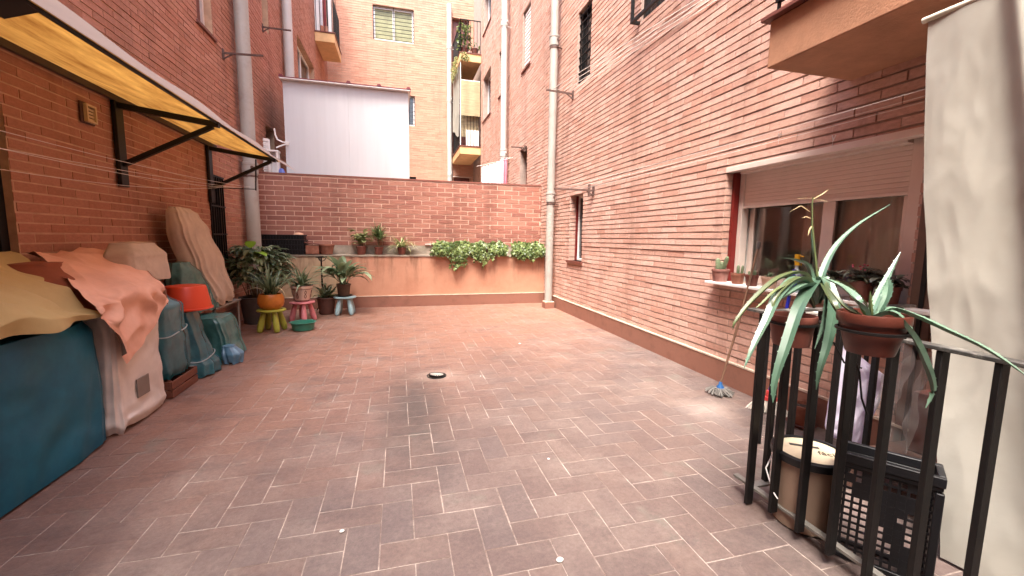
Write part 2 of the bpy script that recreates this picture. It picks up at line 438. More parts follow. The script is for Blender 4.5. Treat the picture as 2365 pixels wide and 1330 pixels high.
mb = MB(); mb.box(XR - .020, XR + .1, -2.4, 7.49, 0, .195); mb.build('skirting', SKIRT, RB)
mb = MB(); mb.box(XR - .024, XR + .1, -2.4, 7.49, .195, .209); mb.build('skirting_mortar', MORT_T, RB)
mb = MB(); mb.box(XR + .1, XR + .25, 13.99, 16.3, 0, 10.5); mb.build('return_wall', MO_R, RB)

def window(parent, ax, pos, N, h, frame_m, depth, pane_m, mull=1, bars=0, fw=.045, sill=None, rail=None):
    """recessed window in opening h of a wall on axis ax at pos with outward normal sign N"""
    def bx(m_, a, b, c, d, k0, k1):
        p0, p1 = sorted((pos - N * k0, pos - N * k1))
        if ax == 0: m_.box(p0, p1, a, b, c, d)
        else: m_.box(a, b, p0, p1, c, d)
    a, b, c, d = h
    mb = MB(); k0, k1 = depth, depth + .05
    bx(mb, a, a + fw, c, d, k0, k1); bx(mb, b - fw, b, c, d, k0, k1)
    bx(mb, a + fw, b - fw, c, c + fw, k0, k1); bx(mb, a + fw, b - fw, d - fw, d, k0, k1)
    for i in range(mull):
        u = a + (b - a) * (i + 1) / (mull + 1); bx(mb, u - fw * .5, u + fw * .5, c + fw, d - fw, k0 + .003, k1)
    w_ = mb.build('window', frame_m, parent, bevel=.003)
    mb = MB(); bx(mb, a + fw * .7, b - fw * .7, c + fw * .7, d - fw * .7, k1 - .02, k1 - .012); mb.build('pane', pane_m, w_)
    if bars:
        mb = MB()
        for i in range(bars):
            z = c + (d - c) * (i + .5) / bars; bx(mb, a - .01, b + .01, z - .007, z + .007, depth * .25, depth * .25 + .014)
        for u in (a + .012, (a + b) / 2, b - .012): bx(mb, u - .009, u + .009, c, d, depth * .25 + .015, depth * .25 + .029)
        mb.build('grille', BLACK, w_)
    if sill:
        mb = MB(); bx(mb, a - .04, b + .04, c - .035, c, -.035, depth + .02); mb.build('sill', sill, w_)
    return w_
# small window with red jamb
window(RB, 0, XR, -1, HR[0], WHITE, .13, DGLASS, 0, 0, .035, sill=TERRAD)
mb = MB(); mb.box(XR + .122, XR + .128, HR[0][0], HR[0][1] - .0045, .87, 1.89)
mb = MB(); mb.box(XR + .10, XR + .129, HR[0][1] - .035, HR[0][1] - .005, .872, 1.888); mb.build('red_jamb', REDP, RB)
# dark barred windows above
window(RB, 0, XR, -1, HR[2], BLACK, .06, DGLASS, 0, 9, .035)
window(RB, 0, XR, -1, HR[3], BLACK, .03, DGLASS, 1, 0, .05)
mb = MB()
a, b, c, d = 3.40, 4.50, 3.60, 4.8
for z in (c, c + .38, c + .76): mb.box(XR - .12, XR - .09, a, b, z, z + .03)
mb.box(XR - .12, XR - .09, b - .03, b, c + .03, d); mb.box(XR - .12, XR - .09, a, a + .03, c + .03, d)
mb.box(XR - .09, XR + .02, b - .03, b, c, c + .03)
mb.build('window_cage', BLACK, RB)
for h in HR[4:]: window(RB, 0, XR, -1, h, WHITE if h[0] > 12 else TERRAD, .14, DGLASS, 0, 0, .04, sill=TERRAD)
for h in (HR[4], HR[5]):
    mb = MB()
    for i in range(15): z = h[2] + .04 + i * .076; mb.bar((XR + .03, h[0] + .08, z), (XR + .03, h[1] - .06, z + .02), .012, .045)
    mb.build('louvre', WHITE, RB)
# big window with roller shutter
XW = XR + .078
a, b, c, d = HR[1]
WN = MB(); WN.box(XW + .03, XW + .10, b - .075, b - .035, c, d); WN.box(XW + .03, XW + .10, a, a + .13, c, d)
WN.box(XR - .012, XR + .06, a, b, d - .030, d + .012)
WN.box(XR + .062, XW + .10, a + .13, b - .076, d - .045, d - .002)
WN = WN.build('window_frame', ALU, RB, bevel=.003)
mb = MB()
n_s = 9; zt = d - .045; zb = 1.495
for i in range(n_s):
    z1_ = zt - (zt - zb) * i / n_s; z0_ = zt - (zt - zb) * (i + 1) / n_s
    mb.box(XW + .048, XW + .060, a + .13, b - .075, z0_ + .0035, z1_)
mb.box(XW + .052, XW + .058, a + .13, b - .075, zb, zt); mb.box(XW + .040, XW + .066, a + .13, b - .075, zb - .018, zb + .004)
mb.build('roller_shutter', ALU, WN, bevel=.003)
mb = MB()
ym = 2.235
for y0, y1, k in ((a + .13, ym + .02, .085), (ym - .02, b - .075, .115)):
    mb.box(XW + k, XW + k + .028, y0, y0 + .05, c, zb); mb.box(XW + k, XW + k + .028, y1 - .05, y1, c, zb)
    mb.box(XW + k, XW + k + .028, y0 + .05, y1 - .05, c, c + .06)
mb.box(XW + .066, XW + .084, ym - .055, ym + .03, c, zb)
mb.build('sash', ALU, WN, bevel=.002)
mb = MB(); mb.box(XW + .096, XW + .101, a + .18, ym - .03, c + .06, zb); mb.box(XW + .127, XW + .132, ym + .03, b - .125, c + .06, zb)
mb.build('pane', GLASS, WN)
CURT = translucent_mat('taupe_net_curtain', (.92, .88, .82), .16, 2, .15, .9, stretch=(6, 6, .6))
mb = MB()
mb.grid(lambda u, v: Vector((XW + .152 + .020 * math.sin(v * 74 + 1.5 * math.sin(v * 9)) * (1 - .5 * u), a + .06 + (b - a - .08) * v, c + (zt - c) * u)), 8, 160)
mb.build('curtain', CURT, WN, sharp=180)
mb = MB(); mb.box(XR + .058, XW + .10, b - .034, b - .006, c + .002, d - .032)
mb.build('red_jamb', REDP, RB)
mb = MB(); mb.box(2.545, XR + .04, .9, 3.055, .846, .866); mb.build('sill', WHITE, RB, bevel=.003)
mb = MB()
for zz in (0,): mb.box(XR + .28, XR + .9, -1, 14, 0, 10.4)
mb.build('interior', DARK, RB)
# dark service post right of the big window
mb = MB(); mb.box(XR - .02, XR + .08, 1.50, 1.60, 0, 1.86); mb.build('door_frame', M('brown_wood_frame', (.13, .075, .055), .6, .2, 8), RB, bevel=.004)
mb = MB(); mb.box(XR - .028, XR + .0, 1.535, 1.555, 0, 1.84); mb.build('door_seal', BLACK, RB)
# overhanging balcony slab
bx0 = 2.03
mb = MB(); mb.box(bx0, XR + .02, .7, 2.05, 2.175, 2.425); mb.build('balcony_slab', STUC_O, RB, bevel=.006)
mb = MB(); mb.box(bx0 - .035, XR - .012, .68, 2.085, 2.428, 2.448); mb.build('balcony_coping', TERRAD, RB, bevel=.003)
mb = MB()
for i in range(11): y = 2.02 - i * .12; mb.box(bx0 + .02, bx0 + .034, y, y + .014, 2.45, 3.3)
mb.box(bx0 + .012, bx0 + .042, .72, 2.04, 3.3, 3.33); mb.box(bx0 + .012, bx0 + .042, .72, 2.04, 2.52, 2.545)
mb.build('balcony_railing', BLACK, RB)

# ------------------------------------------------------------------ left building
HL = [(2.1, 3.24, .85, 1.94), (5.98, 6.41, .87, 1.95), (5.98, 6.43, 3.67, 4.75), (8.62, 9.03, 4.83, 6.0), (8.48, 9.02, 2.0, 3.12), (11.35, 13.5, 4.3, 5.9)]
LB = thing('apartment_building', 'tall red brick apartment block along the left side of the patio, behind the yellow awning', 'building', (XL, 6, 0))
mb = MB(); slab(mb, (XL, 0, 0), (0, 1, 0), (1, 0, 0), -2.4, 16.0, 0, 10.5, HL, .28)
mb.cur = 1
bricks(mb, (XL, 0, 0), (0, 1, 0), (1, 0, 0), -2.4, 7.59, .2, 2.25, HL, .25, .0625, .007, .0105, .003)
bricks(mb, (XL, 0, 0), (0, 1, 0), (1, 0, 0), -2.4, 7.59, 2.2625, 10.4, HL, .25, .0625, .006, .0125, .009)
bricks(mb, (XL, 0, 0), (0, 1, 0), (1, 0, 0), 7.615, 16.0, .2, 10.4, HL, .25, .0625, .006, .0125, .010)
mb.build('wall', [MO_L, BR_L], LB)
mb = MB(); mb.box(XL - .1, XL + .020, -2.4, 7.49, 0, .195); mb.build('skirting', SKIRT, LB)
window(LB, 0, XL, 1, HL[0], BLACK, .04, DGLASS, 1, 0, .06)
window(LB, 0, XL, 1, HL[1], BLACK, .03, DGLASS, 0, 0, .03)
mb = MB()
for i in range(7): y = 5.99 + i * .068; mb.box(XL + .002, XL + .018, y - .006, y + .006, .88, 1.94)
for z in (.89, 1.2, 1.55, 1.92): mb.box(XL + .0185, XL + .026, 5.97, 6.42, z, z + .02)
mb.build('window_grille', BLACK, LB)
window(LB, 0, XL, 1, HL[2], ALU, .08, TERRAD, 0, 0, .04, sill=TERRAD)
for h in HL[3:]: window(LB, 0, XL, 1, h, WHITE if h[0] > 10 else TERRAD, .13, DGLASS, 1 if h[0] > 10 else 0, 0, .045)
mb = MB(); mb.box(XL - .9, XL - .28, -1, 16, 0, 10.4); mb.build('interior', DARK, LB)
# its far balcony
mb = MB(); mb.box(XL + .012, -1.68, 13.75, 15.2, 6.74, 6.99); mb.build('balcony_slab', STUC, LB, bevel=.01)
mb = MB(); mb.box(XL + .013, -1.66, 13.73, 15.22, 6.992, 7.02); mb.build('balcony_coping', TERRAD, LB)
mb = MB()
for i in range(6): x = XL + .05 + i * .105; mb.box(x, x + .014, 13.78, 13.794, 7.02, 8.0)
for i in range(14): y = 13.8 + i * .1; mb.box(-1.715, -1.70, y, y + .014, 7.02, 8.0)
mb.build('balcony_railing', BLACK, LB)
mb = MB(); mb.box(XL + .02, XL + .14, 13.84, 13.87, 7.03, 8.3); mb.box(-1.86, -1.74, 13.84, 13.87, 7.03, 8.3); mb.build('balcony_panel', WHITE, LB)
for i, (cc_, x) in enumerate(((( .05, .03, .03), XL + .20), ((.45, .44, .46), XL + .30), ((.25, .05, .06), XL + .40))):
    pass

# ------------------------------------------------------------------ far building
YF = 16.0
HF = [(-.72, .65, 7.93, 9.05), (.25, .65, 5.16, 6.2), (-.72, .65, 2.2, 3.39), (2.02, 2.62, 1.7, 3.45), (1.98, 2.6, 4.3, 6.3), (1.98, 2.6, 7.1, 9.0)]
FB = thing('apartment_building', 'orange brick apartment block closing the far end, with a barred white window', 'building', (0, YF, 0))
mb = MB(); slab(mb, (0, YF, 0), (1, 0, 0), (0, -1, 0), -2.6, 3.0, 0, 11.5, HF, .25)
mb.cur = 1
bricks(mb, (0, YF, 0), (1, 0, 0), (0, -1, 0), -2.22, 2.75, 1.5, 11.4, HF, .27, .078, .010, .014, .006)
mb.build('wall', [MO_F, BR_F], FB)
YEL = M('yellow_green_blind', (.27, .28, .15), .6, .35, 3)
window(FB, 1, YF, -1, HF[0], WHITE, .10, YEL, 1, 9, .07)
window(FB, 1, YF, -1, HF[1], WHITE, .10, DGLASS, 0, 7, .06)
window(FB, 1, YF, -1, HF[2], BLACK, .10, DGLASS, 1, 0, .06)
for h in HF[3:]: window(FB, 1, YF, -1, h, TERRAD, .12, M('brown_door_panel', (.16, .05, .045), .5, .3, 3), 1, 0, .06)
mb = MB(); mb.box(-2.5, 3.0, YF + .25, YF + .9, 0, 11); mb.build('interior', DARK, FB)
BLIND = M('straw_blind', (.34, .28, .17), .9, .3, 3, stretch=(1, 1, 9), bmp=.01)
SHEETG = M('grey_green_sheet', (.30, .31, .27), .9, .15, 2)
for k, (zs, lab) in enumerate(((3.91, 0), (6.76, 1))):
    mb = MB(); mb.box(1.965, XR - .015, 13.95, 15.99, zs, zs + .24); mb.build('balcony_slab', STUC, FB, bevel=.01)
    mb = MB(); mb.box(1.95, XR - .016, 13.93, 15.985, zs + .242, zs + .27); mb.build('balcony_coping', TERRAD, FB)
    mb = MB()
    for i in range(7): x = 1.99 + i * .105; mb.box(x, x + .014, 14.0, 14.014, zs + .27, zs + 1.25)
    for i in range(19): y = 14.0 + i * .1; mb.box(1.99, 2.004, y, y + .014, zs + .27, zs + 1.25)
    mb.box(1.98, XR - .02, 13.995, 14.02, zs + 1.25, zs + 1.275); mb.box(1.98, 2.01, 14.02, 15.98, zs + 1.25, zs + 1.275)
    mb.build('balcony_railing', BLACK, FB)
mb = MB(); mb.grid(lambda u, v: Vector((2.0 + .62 * v, 13.975 - .012 * math.sin(v * 11) - .02 * u * (1 - u), 5.12 + 1.07 * u)), 10, 20)
b_ = mb.build('roller_blind', BLIND, FB, sharp=180)
mb = MB(); mb.box(1.975, 1.998, 13.99, 14.01, 4.2, 6.76); mb.box(2.0, 2.62, 13.985, 14.005, 6.19, 6.215); mb.build('awning_frame', WHITE, FB)
mb = MB(); mb.box(2.18, 2.60, 14.06, 14.12, 4.2, 4.70); mb.build('white_cabinet', WHITE, FB, bevel=.01)
mb = MB(); mb.box(2.02, 2.60, 14.16, 14.17, 4.5, 5.2); mb.build('inner_blind', BLIND, FB)
mb = MB(); mb.grid(lambda u, v: Vector((1.945 + .012 * math.sin(v * 14 + u * 4), 14.02 + 1.55 * v, 6.72 - u * (2.25 - .45 * v) - .05 * math.sin(v * 6))), 20, 24)
mb.build('side_sheet', SHEETG, FB, sharp=180)

# building behind the camera closes the yard
BB = MB(); BB.box(-3.2, 3.6, -2.3, -1.7, 0, 5.2)
tag(BB.build('apartment_building', BR_R), 'brick block behind the viewer that closes the near end of the patio', 'building')

# ------------------------------------------------------------------ back wall with its planter ledge
YB = 7.77
BW = thing('brick_wall', 'dark red brick dividing wall at the back of the patio, chest-high planter ledge below it', 'wall', (.2, YB, 0))
mb = MB(); slab(mb, (0, YB, 0), (1, 0, 0), (0, -1, 0), XL + .01, XR - .012, .9, 2.195, (), .14)
mb.cur = 1
bricks(mb, (0, YB, 0), (1, 0, 0), (0, -1, 0), XL + .012, XR - .014, 1.055, 2.19, (), .277, .0805, .012, .013, .004, .001)
mb.build('brickwork', [MO_B, BR_B], BW)
mb = MB(); mb.box(XL + .011, XR - .013, YB - .012, YB + .15, 2.196, 2.222); mb.build('coping', M('brown_coping', (.20, .07, .05), .8, .25, 5), BW)
mb = MB(); mb.grid(lambda u, v: Vector((XL + .012 + (XR - XL - .026) * v, YB - .018 - .012 * noise.noise(Vector((v * 9, u * 2, 3))), .895 + u * (.16 + .012 * noise.noise(Vector((v * 16, 0, 0)))))), 6, 120)
mb.build('concrete_band', CONC, BW, sharp=180)
def planter_mat():
    m, n, l, bs = new_mat('stained_orange_render')
    tc = n.new('ShaderNodeTexCoord').outputs['Object']; sp = n.new('ShaderNodeSeparateXYZ'); l.new(tc, sp.inputs[0])
    c = mix(n, l, mrange(n, l, noise_node(n, l, tc, 2.5, 6, .7), .3, .7, 0, 1), (.42, .20, .125), (.52, .28, .185))
    # bare beige patch on the left of the old paint edge
    e1 = n.new('ShaderNodeMath'); e1.operation = 'MULTIPLY_ADD'; e1.inputs[1].default_value = .04
    l.new(noise_node(n, l, tc, 14, 3), e1.inputs[0]); l.new(sp.outputs[0], e1.inputs[2])
    c = mix(n, l, mrange(n, l, e1.outputs[0], -.85, -.84, 1, 0), c, (.46, .33, .21))
    # drips from the ledge
    st = noise_node(n, l, tc, 5.5, 5, .7, (1, .1, .16))
    top = mrange(n, l, sp.outputs[2], .30, .92, 0, 1)
    mm = n.new('ShaderNodeMath'); mm.operation = 'MULTIPLY'; l.new(mrange(n, l, st, .47, .62, 0, .85), mm.inputs[0]); l.new(top, mm.inputs[1])
    c = mix(n, l, mm.outputs[0], c, (.17, .09, .055))
    l.new(c, bs.inputs['Base Color']); bs.inputs['Roughness'].default_value = .9
    bump(n, l, bs, noise_node(n, l, tc, 90, 4, .6), .004); return m
ORG_SAVE = Vector((0, 0, 0))
PL = planter_mat()
mb = MB(); mb.box(XL + .01, XR - .012, 7.50, YB - .02, 0, .895)
pl_ = mb.build('planter_face', PL, BW)
for v in pl_.data.vertices: v.co += Vector((.2, YB, 0))     # keep yard coordinates for the stains
pl_.location = (-.2, -YB, 0)
mb = MB(); mb.box(XL + .012, XR - .014, 7.478, 7.498, 0, .19); mb.build('skirting', SKIRT, BW)
mb = MB(); mb.box(XL + .012, XR - .014, 7.474, 7.4985, .19, .200); mb.build('skirting_mortar', MORT_T, BW)
mb = MB()
mb.grid(lambda u, v: Vector((XL + .012 + (XR - XL - .026) * v, 7.485 + .26 * u + .006 * noise.noise(Vector((v * 30, 0, 7))), .896 + .006 * noise.noise(Vector((v * 14, u * 3, 0))))), 4, 90)
mb.grid(lambda u, v: Vector((XL + .012 + (XR - XL - .026) * v, 7.485 + .006 * noise.noise(Vector((v * 30, 0, 7))), .896 - .022 * u + .006 * noise.noise(Vector((v * 14, 0, 0))))), 1, 90)
mb.build('ledge', CONC, BW, sharp=60)
mb = MB(); mb.box(.46, .72, YB - .055, YB - .018, 1.075, 1.095)
tag(mb.build('brick_ledge_scrap', M('pale_mortar_scrap', (.6, .5, .45), .9)), 'flat pale mortar slab stuck out of the back wall above the ivy', 'slab')

# ------------------------------------------------------------------ neighbour's white shed
SH = thing('shed', 'windowless white panel shed with maroon roof edge behind the back wall', 'shed', (-.8, 8.9, 0))
mb = MB()
for i in range(2):
    x0 = -1.87 + i * 1.045; mb.box(x0 + .001, x0 + 1.0443, 8.3, 8.34, 0, 3.84)
mb.box(-1.87, -1.83, 8.341, 9.8, 0, 3.84); mb.box(.18, .22, 8.341, 9.8, 0, 3.84)
mb.build('wall_panel', GREY_S, SH)
mb = MB(); mb.box(-1.90, .25, 8.20, 9.9, 3.858, 3.872); mb.build('roof', MAROON, SH)
mb = MB(); mb.box(-1.90, .25, 8.203, 9.9, 3.842, 3.857); mb.build('roof_lining', WHITE, SH)
for x in (-1.87, -.80, -.29, .22):
    mb = MB()
    mb.add([(x - .04, 8.195, 3.872), (x + .04, 8.195, 3.872), (x + .022, 8.195, 3.905), (x - .022, 8.195, 3.905), (x - .04, 9.9, 3.872), (x + .04, 9.9, 3.872), (x + .022, 9.9, 3.905), (x - .022, 9.9, 3.905)],
           [(0, 1, 2, 3), (1, 5, 6, 2), (3, 2, 6, 7), (0, 3, 7, 4), (4, 5, 6, 7)])
    mb.build('roof_rib', MAROON, SH)

# ------------------------------------------------------------------ drainpipes
def pipe(label, x, y, r, z0, z1, joints, wall, mat=PIPE, base=None, step=0):
    t = thing('drainpipe', label, 'drainpipe', (x, y, z0))
    mb = MB(); zs = [z0] + sorted(j for j in joints if z0 < j < z1) + [z1]
    mb.tube([(x, y, z0), (x, y, z1)], r, 24); mb.build('pipe', mat, t)
    for j in joints:
        mb = MB(); mb.lathe([(r + .001, -.03), (r + .012, -.028), (r + .014, 0), (r + .012, .10), (r + .018, .105), (r + .018, .135), (r + .001, .14)], (x, y, j), 24)
        mb.build('collar', mat, t)
        mb = MB(); mb.tube([(x + (wall - x) * .1, y - r - .012, j - .06), (wall, y - r * .4, j - .06)], .010, 6)
        mb.lathe([(r + .003, -.012), (r + .006, -.012), (r + .006, .012), (r + .003, .012)], (x, y, j - .06), 20)
        mb.tube([(x + .6 * r, y - r - .02, j + .06), (x + .6 * r, y - r + .02, j + .06)], .022, 10)
        mb.build('clamp', RUST if mat is PIPE else mat, t)
    if base:
        mb = MB(); mb.box(x - base, x + base, y - base, y + base, 0, .11); mb.build('base_block', SKIRT, t, bevel=.004)
        mb = MB(); mb.box(x - base + .004, x + base - .004, y - base + .004, y + base - .004, .11, .122); mb.build('base_mortar', MORT_T, t)
    return t
pipe('thick grey drainpipe on the left wall beside the back wall', -2.09, 7.12, .092, 0, 9.5, [2.12, 5.0], XL)
pipe('grey drainpipe in the right corner of the patio, standing on a tile-clad block', 2.525, 6.90, .066, .1, 9.5, [1.86, 4.38], XR, base=.085)
pipe('pale grey drainpipe on the right wall beyond the back wall', 2.50, 10.25, .072, 0, 9.5, [3.22, 6.2], XR, PIPEW)
pipe('white drainpipe on the left wall rising behind the white shed', -2.10, 9.95, .09, 0, 9.5, [8.0], XL, PIPEW)
pipe('slender drainpipe on the orange far facade beside the balconies', 1.86, 15.88, .085, 0, 9.35, [3.5, 6.1, 7.9], XR, PIPEW)
# ================================================================== PLANTS, POTS, STOOLS
def leaf_mat(name, c, c2=None, isl=.35, rough=.38, fac=.25):
    m, n, l, bs = new_mat(name); out = n['Material Output']
    tc = n.new('ShaderNodeTexCoord').outputs['Object']; g = n.new('ShaderNodeNewGeometry')
    k = mrange(n, l, g.outputs['Random Per Island'], 0, 1, 0, 1)
    cc = mix(n, l, k, hsl(c, 1 - isl), c2 or hsl(c, 1 + isl))
    cc = mix(n, l, mrange(n, l, noise_node(n, l, tc, 22, 4, .7), .4, .75, 0, .35), cc, hsl(c, .5))
    l.new(cc, bs.inputs['Base Color']); bs.inputs['Roughness'].default_value = rough
    tl = n.new('ShaderNodeBsdfTranslucent'); l.new(cc, tl.inputs[0])
    ms = n.new('ShaderNodeMixShader'); ms.inputs[0].default_value = fac
    l.new(bs.outputs[0], ms.inputs[1]); l.new(tl.outputs[0], ms.inputs[2]); l.new(ms.outputs[0], out.inputs[0])
    return m
LF_DARK = leaf_mat('dark_leaf', (.07, .14, .055), (.36, .46, .28))
LF_MID = leaf_mat('green_leaf', (.10, .17, .06), (.24, .32, .13))
LF_IVY = leaf_mat('ivy_leaf', (.06, .12, .03), (.30, .39, .14), fac=.3)
LF_LIME = leaf_mat('lime_leaf', (.32, .62, .05), fac=.4)
LF_PALE = leaf_mat('variegated_leaf', (.30, .36, .14), (.55, .56, .28))
LF_DRY = leaf_mat('dry_leaf', (.62, .50, .28), fac=.3)
LF_ALOE = leaf_mat('aloe_leaf', (.075, .15, .10), (.17, .28, .20), isl=.25, rough=.33, fac=.08)
LF_ALOE2 = leaf_mat('aloe_old_leaf', (.08, .11, .045), (.16, .20, .08), rough=.4, fac=.08)
STEM = M('brown_stem', (.13, .09, .045), .8, .3, 20)

def blade(mb, base, az, el, L, wd, droop, n=9, fold=.35, prof=0, tw=0):
    p = Vector(base); pts = [p.copy()]; ws = []
    for i in range(n):
        t = i / n; e = el - droop * (t ** 1.4)
        a = az + tw * t
        p = p + Vector((math.cos(a) * math.cos(e), math.sin(a) * math.cos(e), math.sin(e))) * (L / n); pts.append(p.copy())
    for i in range(n + 1):
        t = i / n
        if prof == 0: w_ = .42 + .58 * math.sin(math.pi * min(1, t * 1.1 + .1)); w_ = w_ if t < .55 else w_ * max(0, (1 - t) / .45) ** .7
        elif prof == 1: w_ = .10 if t < .38 else math.sin(math.pi * ((t - .38) / .62) ** .75) ** .8     # stalk then oval blade
        else: w_ = math.sin(math.pi * (.06 + .94 * t)) ** .7
        ws.append(max(w_, .03) * wd)
    mb.ribbon(pts, ws, fold)
def pot_prof(r, h, rim=.03, flare=.7):
    return [(0.001, 0), (r * flare, 0), (r * (flare + .02), .004), (r * .93, h - rim), (r * .98, h - rim), (r, h - rim + .004), (r, h - .004), (r * .985, h), (r * .90, h), (r * .88, h - .02), (r * .86, h - .035)]
def make_pot(parent, c, r, h, mat=TERRA, rim=.03, flare=.7, soil=True, wob=.002):
    mb = MB(); mb.lathe(pot_prof(r, h, rim, flare), c, 32, wob=wob); o = mb.build('pot', mat, parent)
    if soil:
        mb = MB(); mb.lathe([(r * .875, h - .022), (r * .5, h - .016), (.001, h - .012)], c, 20, wob=.004); mb.build('soil', SOIL, parent)
    return o
def saucer(parent, c, r, mat=TERRAD):
    mb = MB(); mb.lathe([(.001, 0), (r * .85, 0), (r, .02), (r * .97, .022), (r * .85, .006), (.001, .006)], c, 28); mb.build('saucer', mat, parent)

# --- stools
def stool(label, loc, col, rz):
    m = M('stool_plastic_' + label.split()[1], col, .45, .06, 5, dirt=hsl(col, .55), dirt_amt=.35, dirt_sc=9)
    t = thing('stool', label, 'stool', loc, 'toddler stools carrying plants')
    x, y, z = loc
    mb = MB(); mb.lathe([(.001, .252), (.135, .252), (.158, .258), (.166, .268), (.163, .280), (.150, .286), (.001, .284)], loc, 40); mb.build('seat', m, t)
    for k in range(4):
        a = rz + k * math.pi / 2
        mb = MB(); d = Vector((math.cos(a), math.sin(a), 0)); c = Vector(loc)
        pts = [c + d * (.088 + .062 * s) + Vector((0, 0, .262 - .258 * s)) for s in (0, .25, .5, .75, .92, .98, 1)]
        mb.tube(pts, [.026, .031, .036, .038, .034, .027, .014], 16)
        mb.build('leg', m, t)
    return t
stool('short lime green plastic stool under the orange pot, nearest the camera of three', (-1.555, 5.80, .004), (.36, .38, .05), .6)
stool('short pink plastic stool under the patterned cream pot', (-1.325, 6.42, .004), (.62, .22, .24), .3)
stool('short pale blue plastic stool carrying the dark pot of broad leaves', (-.815, 6.87, .004), (.30, .46, .50), .75)

# --- corner bush in a big grey tub
random.seed(5)
t = thing('potted_plant', 'bushy dark green plant with a lime leaf, in the big grey tub in the corner', 'potted plant', (-1.90, 6.45, .004))
mb = MB(); mb.lathe([(.001, 0), (.17, 0), (.20, .30), (.215, .34), (.22, .36), (.20, .365), (.19, .33)], (-1.90, 6.45, .004), 32, wob=.004); mb.build('tub', M('weathered_grey_tub', (.10, .085, .075), .8, .35, 6), t)
mb = MB()
for i in range(26):
    a = U(0, 6.28); r = U(0, .14); p0 = Vector((-1.9 + r * math.cos(a), 6.45 + r * math.sin(a), .33))
    p1 = p0 + Vector((math.cos(a) * U(.02, .22), math.sin(a) * U(.02, .22), U(.25, .55))); mb.tube([p0, (p0 + p1) / 2 + Vector((0, 0, .03)), p1], [.006, .005, .003], 5)
mb.build('stems', STEM, t)
mb = MB()
for i in range(430):
    a = U(0, 6.28); q = U(-.55, 1); rr = .33 * math.sqrt(max(0, 1 - q * q * .8)) * U(.45, 1)
    c = Vector((-1.86 + rr * math.cos(a), 6.42 + rr * math.sin(a) * .8, .72 + q * .30))
    blade(mb, c, a + U(-.5, .5), U(.0, .9), U(.15, .25), U(.022, .038), U(1.0, 2.2), 7, .3, 2)
mb.build('foliage', LF_DARK, t)
mb = MB()
for a, e, dx, dz in ((-1.2, .7, 0, 0), (-.5, -.1, .05, -.05)): blade(mb, (-1.86 + dx, 6.16, 1.04 + dz), a, e, .19, .062, .6, 7, .2, 2)
mb.build('bright_leaf', LF_LIME, t)['label'] = 'bright lime green young leaf'

# --- orange pot with strap leaves on green stool
random.seed(6)
c = Vector((-1.555, 5.80, .29))
t = thing('potted_plant', 'strap-leaved plant in a round orange pot on the lime green stool', 'potted plant', c)
mb = MB(); mb.lathe([(.001, 0), (.10, 0), (.135, .035), (.150, .08), (.148, .13), (.135, .175), (.128, .19), (.118, .19), (.118, .165)], c, 36); mb.build('pot', M('orange_glaze', (.50, .17, .02), .35, .25, 4, dirt=(.12, .04, .015), dirt_sc=3, dirt_amt=.5), t)
mb = MB(); mb.lathe([(.119, .165), (.001, .172)], c, 20); mb.build('soil', SOIL, t)
mb = MB()
for i in range(46):
    a = U(0, 6.28); blade(mb, c + Vector((U(-.05, .05), U(-.05, .05), .16)), a, U(.75, 1.45), U(.32, .52), U(.014, .022), U(.5, 1.6), 10, .4, 0)
mb.build('foliage', LF_DARK, t)
mb = MB()
for a, e, L, dr in ((3.5, .9, .38, 2.6), (-.6, 1.0, .34, 2.7), (3.1, .8, .30, 1.2), (-.2, 1.0, .34, 1.5)): blade(mb, c + Vector((0, -.04, .17)), a, e, L, .017, dr, 10, .3, 0)
mb.build('dry_leaves', LF_DRY, t)

# --- patterned pot on pink stool
c = Vector((-1.325, 6.42, .29))
t = thing('potted_plant', 'spiky-leaved plant in a cream pot with brown pattern on the pink stool', 'potted plant', c)
saucer(t, c, .10)
mb = MB(); mb.lathe([(.001, .008), (.092, .008), (.10, .03), (.135, .19), (.142, .192), (.145, .222), (.132, .224), (.126, .20)], c, 36); mb.build('pot', M('cream_glaze', (.60, .46, .36), .4, .12, 5), t)
mb = MB()
PAT = M('brown_pattern', (.10, .035, .03), .5, .2, 5)
for zz in (.178, .226):
    mb.lathe([(.1335 if zz < .2 else .1455, zz - .006), (.1365 if zz < .2 else .146, zz + .003 - .006), (.134 if zz < .2 else .145, zz + .001)], c, 36)
for k in range(7):
    a0 = k * 6.28 / 7 - 1.9
    for sgn in (-1, 1):
        pts = []
        for i in range(13):
            s = i / 12; a = a0 + sgn * .13 * math.sin(s * 2 * math.pi) * (1 if s < .5 else .7); z = .05 + .11 * s
            r = .10 + (z - .03) * .2188 + .002
            pts.append(c + Vector((math.cos(a) * r, math.sin(a) * r, z)))
        mb.tube(pts, .0035, 5)
mb.build('pattern', PAT, t)
mb = MB(); mb.lathe([(.128, .205), (.001, .21)], c, 20); mb.build('soil', SOIL, t)
mb = MB()
for i in range(40):
    a = U(0, 6.28); blade(mb, c + Vector((U(-.05, .05), U(-.05, .05), .2)), a, U(.35, 1.45), U(.24, .44), U(.014, .024), U(.4, 2.0), 9, .35, 0)
mb.build('foliage', LF_DARK, t)

